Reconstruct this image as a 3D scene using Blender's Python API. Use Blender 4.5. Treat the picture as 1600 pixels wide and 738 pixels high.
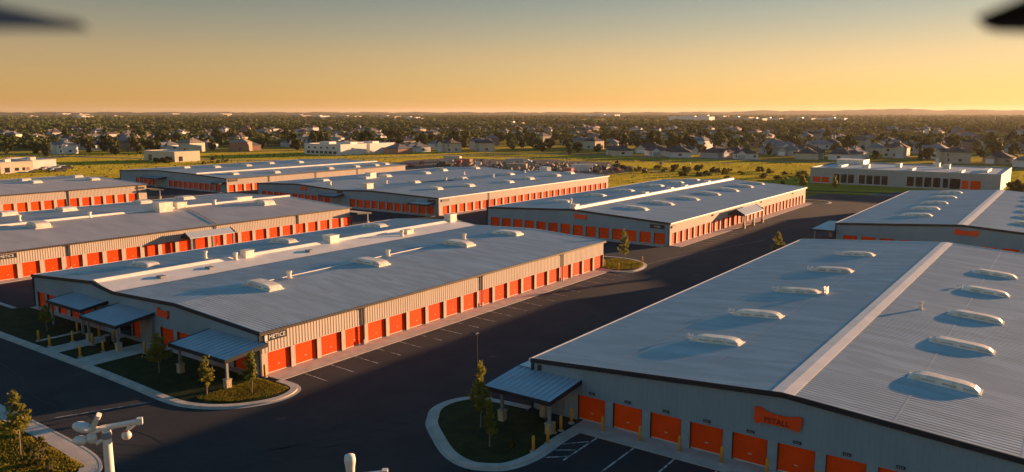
import bpy, math, random
import numpy as np
from mathutils import Vector, Matrix

for _o in list(bpy.data.objects):
    bpy.data.objects.remove(_o)
random.seed(11)
rng = np.random.default_rng(11)
S = bpy.context.scene
COL = S.collection
R = math.radians

# ------------------------------------------------------------------ camera
CAM_H = 22.8
YAW = 35.9
cam_d = bpy.data.cameras.new('camera')
cam = bpy.data.objects.new('camera', cam_d)
COL.objects.link(cam)
cam.location = (0, 0, CAM_H)
cam.rotation_euler = (R(90 - 8.92), 0, R(YAW))
cam_d.sensor_width = 36.0
cam_d.lens = 27.675
cam_d.clip_start = 0.02
cam_d.clip_end = 60000
cam_d.dof.use_dof = True
cam_d.dof.focus_distance = 120.0
cam_d.dof.aperture_fstop = 4.6
S.camera = cam

# ------------------------------------------------------------------ sky and sun
SUN_AZ = 22.5      # degrees clockwise from +Y
SUN_EL = 5.2
w = bpy.data.worlds.new('World')
S.world = w
w.use_nodes = True
nt = w.node_tree
nt.nodes.clear()
out = nt.nodes.new('ShaderNodeOutputWorld')
bg = nt.nodes.new('ShaderNodeBackground')
sky = nt.nodes.new('ShaderNodeTexSky')
sky.sky_type = 'NISHITA'
sky.sun_disc = False
sky.sun_elevation = R(SUN_EL)
sky.sun_rotation = R(SUN_AZ)
sky.altitude = 50
sky.air_density = 1.36
sky.dust_density = 0.0
sky.ozone_density = 2.0
bg.inputs['Strength'].default_value = 0.072
# the dome goes from gold at the horizon to clear evening blue overhead, raised there to cool and lift the fill light
tc = nt.nodes.new('ShaderNodeTexCoord')
sp = nt.nodes.new('ShaderNodeSeparateXYZ')
rp_ = nt.nodes.new('ShaderNodeValToRGB')
rp_.color_ramp.elements[0].position = 0.0
rp_.color_ramp.elements[0].color = (0.90, 0.95, 1.55, 1)
rp_.color_ramp.elements[1].position = 1.0
rp_.color_ramp.elements[1].color = (0.44, 0.93, 1.22, 1)
for ps_, c_ in ((0.07, (0.95, 0.76, 0.93)), (0.15, (0.57, 0.56, 0.68)), (0.42, (0.46, 0.82, 1.05))):
    e_ = rp_.color_ramp.elements.new(ps_); e_.color = (*c_, 1)
mx_ = nt.nodes.new('ShaderNodeMix'); mx_.data_type = 'RGBA'; mx_.blend_type = 'MULTIPLY'
mx_.inputs['Factor'].default_value = 1.0
nt.links.new(tc.outputs['Generated'], sp.inputs[0])
nt.links.new(sp.outputs['Z'], rp_.inputs[0])
nt.links.new(sky.outputs[0], mx_.inputs['A'])
nt.links.new(rp_.outputs[0], mx_.inputs['B'])
nt.links.new(mx_.outputs['Result'], bg.inputs['Color'])
nt.links.new(bg.outputs[0], out.inputs['Surface'])

sl = bpy.data.lights.new('sun', 'SUN')
sl.energy = 5.0
sl.angle = R(0.6)
sl.color = (1.0, 0.54, 0.26)
sun = bpy.data.objects.new('sun', sl)
COL.objects.link(sun)
_d = Vector((math.sin(R(SUN_AZ)) * math.cos(R(SUN_EL)), math.cos(R(SUN_AZ)) * math.cos(R(SUN_EL)), math.sin(R(SUN_EL))))
sun.rotation_euler = _d.to_track_quat('Z', 'Y').to_euler()
sun.location = (100, 270, 60)

S.view_settings.view_transform = 'Standard'
S.view_settings.look = 'None'
S.view_settings.gamma = 1.0
S.view_settings.use_curve_mapping = False
S.view_settings.exposure = 1.48
S.cycles.use_denoising = True
S.cycles.max_bounces = 6
S.cycles.transparent_max_bounces = 8
S.cycles.sample_clamp_indirect = 4.0

# ------------------------------------------------------------------ materials
def mat(name, col, rough=0.7, var=0.0, vscale=3.0, col2=None, metal=0.0, bump=0.0, bscale=20.0, spec=0.4,
        transl=0.0, objvar=0.0, detail=5.0, sheen=None, stretch=None, col3=None, m3scale=0.02, hfilt=(0.42, 0.6)):
    m = bpy.data.materials.new(name)
    m.use_nodes = True
    n = m.node_tree
    N = n.nodes
    Lk = n.links.new
    b = N['Principled BSDF']
    b.inputs['Roughness'].default_value = rough
    b.inputs['Metallic'].default_value = metal
    b.inputs['Specular IOR Level'].default_value = spec
    if sheen:
        b.inputs['Sheen Weight'].default_value = sheen[0]; b.inputs['Sheen Roughness'].default_value = 0.55
        b.inputs['Sheen Tint'].default_value = (*sheen[1], 1)
    c = (*col, 1)
    b.inputs['Base Color'].default_value = c
    geo = N.new('ShaderNodeNewGeometry')
    src = geo.outputs['Position']
    if stretch:
        mp = N.new('ShaderNodeMapping')
        mp.inputs['Scale'].default_value = stretch
        Lk(src, mp.inputs['Vector'])
        src = mp.outputs[0]
    outc = None
    if var > 0 or col2:
        t = N.new('ShaderNodeTexNoise')
        t.inputs['Scale'].default_value = vscale
        t.inputs['Detail'].default_value = detail
        Lk(src, t.inputs['Vector'])
        r = N.new('ShaderNodeValToRGB')
        r.color_ramp.elements[0].position = hfilt[0] - 0.12 if not col2 else hfilt[0]
        r.color_ramp.elements[1].position = hfilt[1] + 0.1 if not col2 else hfilt[1]
        lo = col if col2 else tuple(x * (1 - var) for x in col)
        hi = col2 if col2 else tuple(min(1, x * (1 + var)) for x in col)
        r.color_ramp.elements[0].color = (*lo, 1)
        r.color_ramp.elements[1].color = (*hi, 1)
        Lk(t.outputs['Fac'], r.inputs[0])
        outc = r.outputs[0]
        if col2 and var > 0:
            t2 = N.new('ShaderNodeTexNoise')
            t2.inputs['Scale'].default_value = vscale * 9
            t2.inputs['Detail'].default_value = 4
            Lk(src, t2.inputs['Vector'])
            mx = N.new('ShaderNodeMix'); mx.data_type = 'RGBA'; mx.blend_type = 'MULTIPLY'
            mx.inputs['Factor'].default_value = 1.0
            mr = N.new('ShaderNodeMapRange')
            mr.inputs[1].default_value = 0.3; mr.inputs[2].default_value = 0.7
            mr.inputs[3].default_value = 1 - var; mr.inputs[4].default_value = 1 + var
            Lk(t2.outputs['Fac'], mr.inputs[0])
            Lk(outc, mx.inputs['A']); Lk(mr.outputs[0], mx.inputs['B'])
            outc = mx.outputs['Result']
    if col3:
        t3 = N.new('ShaderNodeTexNoise')
        t3.inputs['Scale'].default_value = m3scale
        t3.inputs['Detail'].default_value = 6
        Lk(src, t3.inputs['Vector'])
        r3 = N.new('ShaderNodeValToRGB')
        r3.color_ramp.elements[0].position = 0.48
        r3.color_ramp.elements[1].position = 0.58
        Lk(t3.outputs['Fac'], r3.inputs[0])
        mx = N.new('ShaderNodeMix'); mx.data_type = 'RGBA'
        Lk(r3.outputs[0], mx.inputs['Factor'])
        if outc: Lk(outc, mx.inputs['A'])
        else: mx.inputs['A'].default_value = c
        mx.inputs['B'].default_value = (*col3, 1)
        outc = mx.outputs['Result']
    if objvar > 0:
        oi = N.new('ShaderNodeObjectInfo')
        mr = N.new('ShaderNodeMapRange')
        mr.inputs[3].default_value = 1 - objvar; mr.inputs[4].default_value = 1 + objvar
        Lk(oi.outputs['Random'], mr.inputs[0])
        mx = N.new('ShaderNodeMix'); mx.data_type = 'RGBA'; mx.blend_type = 'MULTIPLY'
        mx.inputs['Factor'].default_value = 1.0
        if outc: Lk(outc, mx.inputs['A'])
        else: mx.inputs['A'].default_value = c
        Lk(mr.outputs[0], mx.inputs['B'])
        outc = mx.outputs['Result']
    if outc:
        Lk(outc, b.inputs['Base Color'])
    if bump > 0:
        tb = N.new('ShaderNodeTexNoise')
        tb.inputs['Scale'].default_value = bscale
        tb.inputs['Detail'].default_value = 6
        Lk(src, tb.inputs['Vector'])
        bp = N.new('ShaderNodeBump')
        bp.inputs['Strength'].default_value = bump
        bp.inputs['Distance'].default_value = {'asphalt': 0.09, 'meadow': 0.6, 'concrete': 0.10, 'far_ground': 0.4, 'dirt': 0.5}.get(name, 0.05)
        Lk(tb.outputs['Fac'], bp.inputs['Height'])
        Lk(bp.outputs[0], b.inputs['Normal'])
    if transl > 0:
        tr = N.new('ShaderNodeBsdfTranslucent')
        if outc: Lk(outc, tr.inputs['Color'])
        else: tr.inputs['Color'].default_value = c
        ms = N.new('ShaderNodeMixShader')
        ms.inputs[0].default_value = transl
        Lk(b.outputs[0], ms.inputs[1]); Lk(tr.outputs[0], ms.inputs[2])
        Lk(ms.outputs[0], N['Material Output'].inputs['Surface'])
    return m

M = {}
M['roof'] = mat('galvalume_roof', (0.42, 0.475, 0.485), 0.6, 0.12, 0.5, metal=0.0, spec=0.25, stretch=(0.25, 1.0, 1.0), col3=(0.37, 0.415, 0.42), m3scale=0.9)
M['roof_tan'] = mat('sunlit_tan_roof', (0.62, 0.53, 0.46), 0.6, 0.12, 0.5, spec=0.25, stretch=(0.25, 1.0, 1.0))  # warm sunlight painted into the roof colour of the two left buildings
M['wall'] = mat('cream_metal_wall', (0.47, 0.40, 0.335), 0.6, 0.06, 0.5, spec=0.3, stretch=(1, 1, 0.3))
M['gable'] = mat('shaded_metal_gable', (0.235, 0.315, 0.355), 0.6, 0.06, 0.5, spec=0.3, stretch=(1, 1, 0.3))  # copy of the cream wall with the gable's blue-grey shade painted in
M['gable_pier'] = mat('shaded_masonry_pier', (0.27, 0.335, 0.37), 0.8, 0.08, 2.0, spec=0.2)  # gable piers, their shade put into the colour as well
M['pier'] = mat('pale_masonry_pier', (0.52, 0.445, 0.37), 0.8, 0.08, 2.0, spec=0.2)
M['navy'] = mat('navy_trim', (0.012, 0.018, 0.028), 0.5, 0.1, 1.0, spec=0.4)
M['gutter'] = mat('bronze_gutter', (0.05, 0.042, 0.036), 0.45, 0.15, 1.0)
M['white_trim'] = mat('white_trim', (0.72, 0.70, 0.66), 0.5, 0.06, 1.0)
M['ridge'] = mat('cream_ridge_metal', (0.80, 0.74, 0.66), 0.55, 0.08, 0.6)
M['sky_white'] = mat('aged_white_skylight', (0.88, 0.79, 0.65), 0.5, 0.07, 1.2, col2=(0.72, 0.63, 0.50), objvar=0.09)
M['sky_pane'] = mat('grey_skylight_side', (0.42, 0.43, 0.44), 0.4, 0.15, 2.0)
M['door'] = mat('orange_roller_door', (0.92, 0.072, 0.002), 0.6, 0.08, 0.8, spec=0.12, objvar=0.13)
M['door_bar'] = mat('pale_door_bar', (0.6, 0.52, 0.42), 0.5)
M['sign_orange'] = mat('orange_sign', (0.88, 0.07, 0.003), 0.5)
M['dark_sign'] = mat('dark_sign', (0.02, 0.024, 0.035), 0.4)
M['ink'] = mat('dark_lettering', (0.03, 0.006, 0.004), 0.5)
M['letter'] = mat('pale_lettering', (0.7, 0.7, 0.68), 0.5)
M['asphalt'] = mat('asphalt', (0.037, 0.040, 0.046), 0.9, 0.20, 0.25, bump=1.0, bscale=28, spec=0.2, col3=(0.047, 0.048, 0.052), m3scale=0.07)
M['concrete'] = mat('concrete', (0.52, 0.465, 0.405), 0.9, 0.16, 0.9, bump=0.8, bscale=18, spec=0.2)
M['paint'] = mat('worn_white_paint', (0.56, 0.54, 0.50), 0.7, 0.25, 3.0, spec=0.3, col3=(0.16, 0.15, 0.15), m3scale=2.2)
M['lawn'] = mat('dark_lawn', (0.016, 0.028, 0.010), 0.9, 0.3, 0.8, col2=(0.030, 0.040, 0.012), bump=0.6, bscale=12, spec=0.1)
M['mulch'] = mat('mulch', (0.06, 0.032, 0.02), 0.95, 0.3, 4.0, bump=0.6, bscale=20, spec=0.1)
M['field'] = mat('meadow', (0.19, 0.175, 0.022), 1.0, 0.35, 0.018, col2=(0.30, 0.24, 0.028), bump=1.0, bscale=1.2, spec=0.0, col3=(0.085, 0.095, 0.022), m3scale=0.03, sheen=(0.40, (0.78, 0.64, 0.07)))
M['ground'] = mat('far_ground', (0.075, 0.08, 0.024), 1.0, 0.3, 0.004, col2=(0.13, 0.11, 0.03), bump=0.8, bscale=0.8, spec=0.0, sheen=(0.25, (0.7, 0.6, 0.12)))
M['dirt'] = mat('bare_dirt', (0.13, 0.105, 0.085), 0.95, 0.3, 0.15, col2=(0.20, 0.165, 0.13), bump=0.5, bscale=3, spec=0.1)
M['road'] = mat('grey_road', (0.11, 0.11, 0.115), 0.85, 0.12, 0.2, spec=0.3)
M['hill'] = mat('far_wooded_hill', (0.05, 0.058, 0.026), 0.95, 0.3, 0.02, spec=0.05)
M['bollard'] = mat('yellow_bollard_paint', (0.72, 0.33, 0.03), 0.5, 0.12, 4.0)
M['steel'] = mat('grey_steel_column', (0.23, 0.24, 0.25), 0.5, 0.1, 2.0)
M['stone'] = mat('tan_stone_base', (0.42, 0.34, 0.22), 0.85, 0.25, 5.0, bump=0.4, bscale=12)
M['canopy'] = mat('pale_blue_canopy_metal', (0.42, 0.47, 0.52), 0.5, 0.08, 0.8)
M['lamp'] = mat('cream_lamp_paint', (0.74, 0.69, 0.62), 0.45, 0.05, 3.0)
M['lens'] = mat('lamp_lens', (0.65, 0.62, 0.55), 0.2, spec=0.6)
M['red'] = mat('small_red_fitting', (0.45, 0.05, 0.03), 0.5)
M['bark'] = mat('young_bark', (0.20, 0.16, 0.12), 0.9, 0.2, 6.0)
M['leaf_young'] = mat('young_leaves', (0.22, 0.21, 0.035), 0.7, 0.3, 1.5, transl=0.5, spec=0.15)
M['leaf_far'] = mat('far_leaves', (0.070, 0.092, 0.024), 0.75, 0.35, 0.12, transl=0.25, objvar=0.35, spec=0.15, col3=(0.105, 0.110, 0.030), m3scale=0.03)
M['leaf_wood'] = mat('wood_leaves', (0.082, 0.108, 0.030), 0.8, 0.35, 0.03, transl=0.22, spec=0.12, col3=(0.12, 0.125, 0.032), m3scale=0.012)
M['scrub'] = mat('scrub_leaves', (0.13, 0.115, 0.026), 0.8, 0.35, 0.6, transl=0.35, objvar=0.3, spec=0.12)
M['grass'] = mat('grass_blades', (0.22, 0.20, 0.035), 0.8, 0.35, 0.05, transl=0.5, spec=0.1, col3=(0.14, 0.16, 0.03), m3scale=0.02)
M['lawn_grass'] = mat('lawn_blades', (0.24, 0.20, 0.03), 0.9, 0.3, 0.4, transl=0.5, spec=0.0)
M['glass'] = mat('dark_glass', (0.012, 0.014, 0.018), 0.12, spec=0.6)
M['tyre'] = mat('tyre_rubber', (0.02, 0.02, 0.02), 0.8)
M['black'] = mat('black_plastic', (0.012, 0.012, 0.013), 0.45)
M['far_glass'] = mat('far_window', (0.03, 0.035, 0.045), 0.2, spec=0.6)
M['rubble'] = mat('pale_rubble', (0.24, 0.215, 0.185), 0.9, 0.4, 0.5, bump=0.4, bscale=4)
HOUSE_W = {'cream': (0.60, 0.52, 0.40), 'white': (0.72, 0.69, 0.64), 'tan': (0.45, 0.36, 0.26), 'brick': (0.33, 0.20, 0.14), 'grey': (0.42, 0.42, 0.42)}
HOUSE_R = {'charcoal': (0.055, 0.055, 0.06), 'brown': (0.13, 0.09, 0.07), 'grey': (0.20, 0.195, 0.19), 'tan': (0.28, 0.22, 0.17)}
for k, v in HOUSE_W.items(): M['hw_' + k] = mat('house_wall_' + k, v, 0.85, 0.08, 0.4, objvar=0.1)
for k, v in HOUSE_R.items(): M['hr_' + k] = mat('house_roof_' + k, v, 0.9, 0.2, 0.6, objvar=0.15)

# ------------------------------------------------------------------ helpers
class MB:
    def __init__(s):
        s.v = []; s.f = []; s.m = []
    def quad(s, a, b, c, d, m=0):
        i = len(s.v); s.v += [tuple(a), tuple(b), tuple(c), tuple(d)]; s.f.append((i, i + 1, i + 2, i + 3)); s.m.append(m)
    def poly(s, pts, m=0):
        i = len(s.v); s.v += [tuple(p) for p in pts]; s.f.append(tuple(range(i, i + len(pts)))); s.m.append(m)
    def box(s, x0, x1, y0, y1, z0, z1, m=0):
        i = len(s.v)
        s.v += [(x0, y0, z0), (x1, y0, z0), (x1, y1, z0), (x0, y1, z0), (x0, y0, z1), (x1, y0, z1), (x1, y1, z1), (x0, y1, z1)]
        for f in ((0, 3, 2, 1), (4, 5, 6, 7), (0, 1, 5, 4), (1, 2, 6, 5), (2, 3, 7, 6), (3, 0, 4, 7)):
            s.f.append(tuple(i + k for k in f)); s.m.append(m)
    def lathe(s, prof, cx=0, cy=0, n=12, m=0, z0=0):
        i = len(s.v)
        for r, z in prof:
            for k in range(n):
                a = 2 * math.pi * k / n
                s.v.append((cx + r * math.cos(a), cy + r * math.sin(a), z0 + z))
        for j in range(len(prof) - 1):
            for k in range(n):
                s.f.append((i + j * n + k, i + j * n + (k + 1) % n, i + (j + 1) * n + (k + 1) % n, i + (j + 1) * n + k)); s.m.append(m)
        s.f.append(tuple(i + (len(prof) - 1) * n + k for k in range(n))); s.m.append(m)
        s.f.append(tuple(i + k for k in reversed(range(n)))); s.m.append(m)
    def tube(s, pts, rad, n=8, m=0):
        pts = [Vector(p) for p in pts]
        if not isinstance(rad, (list, tuple)): rad = [rad] * len(pts)
        i = len(s.v)
        for j, p in enumerate(pts):
            d = (pts[min(j + 1, len(pts) - 1)] - pts[max(j - 1, 0)]).normalized()
            a = d.orthogonal().normalized(); b = d.cross(a)
            for k in range(n):
                t = 2 * math.pi * k / n
                s.v.append(tuple(p + (a * math.cos(t) + b * math.sin(t)) * rad[j]))
        for j in range(len(pts) - 1):
            for k in range(n):
                s.f.append((i + j * n + k, i + j * n + (k + 1) % n, i + (j + 1) * n + (k + 1) % n, i + (j + 1) * n + k)); s.m.append(m)
        s.f.append(tuple(i + k for k in reversed(range(n)))); s.m.append(m)
        s.f.append(tuple(i + (len(pts) - 1) * n + k for k in range(n))); s.m.append(m)
    def mesh(s, name, mats, smooth=False):
        me = bpy.data.meshes.new(name)
        me.from_pydata(s.v, [], s.f)
        for m in (mats if isinstance(mats, (list, tuple)) else [mats]):
            me.materials.append(m)
        if len(me.materials) > 1:
            me.polygons.foreach_set('material_index', s.m)
        if smooth:
            me.polygons.foreach_set('use_smooth', [True] * len(me.polygons))
        me.update()
        return me
    def build(s, name, mats, parent=None, smooth=False, loc=None):
        return link(name, s.mesh(name, mats, smooth), parent, loc)

def link(name, me, parent=None, loc=None, rz=0.0):
    o = bpy.data.objects.new(name, me)
    COL.objects.link(o)
    if parent: o.parent = parent
    if loc is not None: o.location = loc
    if rz: o.rotation_euler = (0, 0, rz)
    return o

def tag(o, label=None, cat=None, group=None, kind=None):
    if label: o['label'] = label
    if cat: o['category'] = cat
    if group: o['group'] = group
    if kind: o['kind'] = kind
    return o

def thing(name, label, cat, loc=(0, 0, 0), rz=0.0, group=None):
    o = link(name, None, None, loc, rz)
    o.empty_display_size = 0.5
    return tag(o, label, cat, group)

def quads_mesh(name, centers, sizes, mats, normals=None, aspect=1.0, seed=0):
    """many small randomly turned leaf quads in one mesh"""
    r = np.random.default_rng(seed)
    n = len(centers)
    if normals is None:
        normals = r.normal(size=(n, 3))
    normals = normals / np.linalg.norm(normals, axis=1, keepdims=True)
    t = r.normal(size=(n, 3))
    u = np.cross(normals, t); u /= np.linalg.norm(u, axis=1, keepdims=True)
    v = np.cross(normals, u)
    su = (sizes * 0.5)[:, None]; sv = su * aspect
    V = np.empty((n, 4, 3))
    V[:, 0] = centers - u * su - v * sv * 0.6
    V[:, 1] = centers + u * su * 0.7 - v * sv
    V[:, 2] = centers + u * su + v * sv * 0.7
    V[:, 3] = centers - u * su * 0.8 + v * sv
    return np_mesh(name, V.reshape(-1, 3), n, mats)

def np_mesh(name, V, nq, mats):
    me = bpy.data.meshes.new(name)
    me.vertices.add(len(V)); me.vertices.foreach_set('co', V.astype(np.float32).ravel())
    me.loops.add(nq * 4); me.loops.foreach_set('vertex_index', np.arange(nq * 4, dtype=np.int32))
    me.polygons.add(nq); me.polygons.foreach_set('loop_start', np.arange(0, nq * 4, 4, dtype=np.int32))
    me.polygons.foreach_set('loop_total', np.full(nq, 4, dtype=np.int32))
    me.materials.append(mats)
    me.update(); me.validate()
    return me

def smooth_line(pts, n=8, closed=False):
    P = [np.array(p, float) for p in pts]
    o = []
    L = len(P)
    rngi = range(L if closed else L - 1)
    for i in rngi:
        g = (lambda k: P[k % L]) if closed else (lambda k: P[min(max(k, 0), L - 1)])
        p0, p1, p2, p3 = g(i - 1), g(i), g(i + 1), g(i + 2)
        for k in range(n):
            t = k / n
            o.append(0.5 * ((2 * p1) + (-p0 + p2) * t + (2 * p0 - 5 * p1 + 4 * p2 - p3) * t * t + (-p0 + 3 * p1 - 3 * p2 + p3) * t ** 3))
    if not closed: o.append(P[-1])
    return o

def offset_line(pts, d, closed=False):
    o = []
    L = len(pts)
    for i in range(L):
        a = pts[(i - 1) % L] if closed else pts[max(i - 1, 0)]
        b = pts[(i + 1) % L] if closed else pts[min(i + 1, L - 1)]
        t = b - a; t = t / (np.linalg.norm(t) + 1e-9)
        o.append(pts[i] + np.array([-t[1], t[0]]) * d)
    return o

def structure(o, kind='structure'):
    o['kind'] = kind
    return o

# ================================================================== the setting
def sheet(name, pts, z, m, parent=None):
    b = MB(); b.poly([(p[0], p[1], z) for p in pts])
    return structure(b.build(name, m, parent))

def grid_sheet(name, x0, x1, y0, y1, z, m, nx, ny, hf):
    b = MB()
    xs = np.linspace(x0, x1, nx); ys = np.linspace(y0, y1, ny)
    for y in ys:
        for x in xs: b.v.append((x, y, z + hf(x, y)))
    for j in range(ny - 1):
        for i in range(nx - 1):
            a = j * nx + i
            b.f.append((a, a + 1, a + nx + 1, a + nx)); b.m.append(0)
    return structure(b.build(name, m, smooth=True))

sheet('ground', [(-16000, -3000), (6000, -3000), (6000, 16000), (-16000, 16000)], -0.10, M['ground'])
_w = random.Random(5)
def wobble(poly, a, n=6):
    o = []
    for i in range(len(poly)):
        p, q = poly[i], poly[(i + 1) % len(poly)]
        for k in range(n):
            t = k / n
            o.append((p[0] + (q[0] - p[0]) * t + _w.uniform(-a, a), p[1] + (q[1] - p[1]) * t + _w.uniform(-a, a)))
    return o
sheet('meadow', wobble([(-560, 100), (-272, 90), (-272, 213), (-70, 213), (-78, 232), (-5, 246), (60, 246), (60, 362), (-90, 376), (-175, 376), (-240, 376), (-292, 362), (-322, 338), (-400, 285), (-480, 232)], 1.5), -0.06, M['field'])
asphalt = sheet('asphalt', [(-272, 24.4), (-120, 24.4), (-120, -30), (40, -30), (40, 246), (-6, 246), (-60, 232), (-60, 214), (-272, 214)], 0.0, M['asphalt'])
sheet('dirt_yard', wobble([(-262, 250), (-225, 232), (-180, 232), (-140, 262), (-150, 300), (-180, 322), (-215, 325), (-262, 300)], 4, 5), -0.03, M['dirt'])
# roads across the fields
def road(name, pts, wd, z, m):
    L = [np.array(p, float) for p in pts]
    L = smooth_line(L, 6)
    a = offset_line(L, wd / 2); b_ = offset_line(L, -wd / 2)
    b = MB()
    for i in range(len(L) - 1):
        b.quad((*b_[i], z), (*b_[i + 1], z), (*a[i + 1], z), (*a[i], z))
    return structure(b.build(name, m))
road('road', [(-760, 120), (-560, 168), (-430, 200), (-345, 226), (-300, 262), (-278, 330), (-235, 371), (-120, 378), (-40, 386), (80, 392)], 6, -0.04, M['road'])
road('side_road', [(-430, 200), (-420, 150), (-380, 60), (-340, -20)], 7, -0.035, M['road'])
road('dirt_track', [(-275, 318), (-240, 334), (-200, 338), (-150, 345), (-130, 350)], 4, -0.02, M['dirt'])
road('access_road', [(-46, 230), (-30, 256), (30, 258), (120, 262)], 8, -0.02, M['road'])

# parking stalls, stall by stall, on the asphalt
def stripe(x0, y0, x1, y1, wd=0.11, z=0.006):
    d = np.array([x1 - x0, y1 - y0]); d /= np.linalg.norm(d)
    nrm = np.array([-d[1], d[0]]) * wd / 2
    b = MB()
    b.quad((x0 - nrm[0], y0 - nrm[1], z), (x0 + nrm[0], y0 + nrm[1], z), (x1 + nrm[0], y1 + nrm[1], z), (x1 - nrm[0], y1 - nrm[1], z))
    return structure(b.build('parking_line', M['paint'], asphalt))
for k in range(20):
    y = 43.45 + 3.0 * k
    if k in (3, 5, 7, 12): # worn lines are broken
        stripe(-54.15, y, -53.2, y - 0.05, 0.09); stripe(-52.3, y - 0.1, -50.9, y - 0.18, 0.10)
    else:
        stripe(-54.15, y, -50.85, y - 0.2, 0.10)
for x in (-26.15, -23.25, -20.25, -17.3, -14.3, -11.3, -8.3):
    stripe(x, 46.4, x, 41.9, 0.13)
for (a, b_, c, d) in ((-27.75, 43.9, -26.3, 45.5), (-27.8, 42.7, -26.3, 43.8), (-27.4, 41.55, -26.25, 42.6)):
    stripe(a, b_, c, d, 0.12)
for k in range(18):
    stripe(-54.15, 127 + 2.55 * k, -51.6, 127 + 2.55 * k - 0.15, 0.1)
stripe(-61.2, 25.6, -58.4, 31.8, 0.10)
ll = smooth_line([(-52.6, 100), (-51.9, 112), (-50.2, 120), (-45.4, 141)], 5)
for i in range(len(ll) - 1):
    stripe(ll[i][0], ll[i][1], ll[i + 1][0], ll[i + 1][1], 0.07)

# repairs and wear on the asphalt: tar-filled cracks, patches, drain covers
M['tar'] = mat('tar_seal', (0.012, 0.012, 0.013), 0.6, spec=0.4)
M['patch'] = mat('fresh_patch', (0.026, 0.025, 0.026), 0.9, 0.2, 1.0, bump=0.8, bscale=9)
ck = random.Random(12)
for (x, y, a, ln) in ((-44, 30, 0.3, 16), (-47, 52, 1.5, 20), (-40, 62, 1.7, 26), (-46, 84, 1.2, 22), (-38, 95, 1.6, 24), (-62, 27, 0.1, 14), (-84, 28, 0.05, 22), (-44, 118, 0.9, 18), (-46, 150, 1.5, 30), (-40, 20, 1.1, 14), (-30, 31, 0.2, 13), (-22, 38, 1.3, 8), (-70, 116, 0.1, 20), (-44, 180, 1.6, 26)):
    b = MB(); px, py = x, y; an = a
    pts = []
    for k in range(int(ln / 0.7)):
        pts.append(np.array([px, py])); an += ck.uniform(-0.28, 0.28) + (a - an) * 0.2
        px += math.cos(an) * 0.7; py += math.sin(an) * 0.7
    lft = offset_line(pts, 0.035); rgt = offset_line(pts, -0.035)
    for i in range(len(pts) - 1):
        b.quad((*rgt[i], 0.005), (*rgt[i + 1], 0.005), (*lft[i + 1], 0.005), (*lft[i], 0.005))
    structure(b.build('crack_seal', M['tar'], asphalt))
M['tyre_mark'] = mat('tyre_rubber_mark', (0.024, 0.023, 0.024), 0.85, 0.3, 0.8)
for (cx_, cy_, rr_, a0, a1) in ((-58, 40, 17, -1.35, -0.25), (-36, 30, 9, 0.6, 2.2), (-62, 46, 22, -1.2, -0.1), (-30, 24, 13, 1.3, 2.8), (-54, 118, 9, -1.4, 0.2)):
    for off in (0.0, 1.55):
        b = MB(); n_ = 18
        for k in range(n_):
            t0, t1 = a0 + (a1 - a0) * k / n_, a0 + (a1 - a0) * (k + 1) / n_
            r0, r1 = rr_ + off, rr_ + off + 0.2
            b.quad((cx_ + r0 * math.cos(t0), cy_ + r0 * math.sin(t0), 0.0045), (cx_ + r1 * math.cos(t0), cy_ + r1 * math.sin(t0), 0.0045), (cx_ + r1 * math.cos(t1), cy_ + r1 * math.sin(t1), 0.0045), (cx_ + r0 * math.cos(t1), cy_ + r0 * math.sin(t1), 0.0045))
        structure(b.build('tyre_mark', M['tyre_mark'], asphalt))
for (x0, y0, x1, y1) in ((-46.5, 36, -42.8, 39.6), (-44, 70, -40.5, 77), (-66, 27.5, -60.5, 29.4), (-43, 128, -39, 134), (-36, 26, -32.4, 30.5)):
    sheet('asphalt_patch', [(x0, y0), (x1, y0), (x1, y1), (x0, y1)], 0.004, M['patch'], asphalt)
for (x, y) in ((-47.2, 35.5), (-43.5, 57.0), (-43.0, 104.0), (-70.0, 31.6)):
    b = MB(); b.lathe([(0.42, 0.0), (0.42, 0.012), (0.34, 0.014), (0.33, 0.010)], x, y, 16)
    structure(b.build('drain_cover', M['tar'], asphalt))

# concrete aprons in front of the doors, poured slab by slab
def apron(x0, x1, y0, y1, axis, step, z=0.05):
    root = structure(link('apron', None))
    root.location = (x0, y0, 0)
    if axis == 'y':
        n = max(1, round((y1 - y0) / step)); st = (y1 - y0) / n
        b = MB(); b.box(0, x1 - x0, 0.01, st - 0.01, -0.05, z)
        me = b.mesh('slab', M['concrete'])
        for k in range(n): link('slab', me, root, (0, st * k, 0))
    else:
        n = max(1, round((x1 - x0) / step)); st = (x1 - x0) / n
        b = MB(); b.box(0.01, st - 0.01, 0, y1 - y0, -0.05, z)
        me = b.mesh('slab', M['concrete'])
        for k in range(n): link('slab', me, root, (st * k, 0, 0))
apron(-56.55, -54.2, 41.0, 100.9, 'y', 3.0)
apron(-28.6, 4.6, 46.45, 48.75, 'x', 3.0)
apron(-56.8, -54.5, 124.6, 205.8, 'y', 5.1)
apron(-118.6, -116.6, 43.5, 107.5, 'y', 6.0)
apron(-115.6, -113.4, 131.5, 208.8, 'y', 6.0)
apron(-96.4, -57.2, 122.9, 124.8, 'x', 5.5)
apron(-179.5, -115.7, 129.6, 131.8, 'x', 6.0)
apron(-261, -199.8, 133.2, 135.3, 'x', 6.0)
apron(-197.5, -195.6, 60, 109.6, 'y', 6.0)

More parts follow.
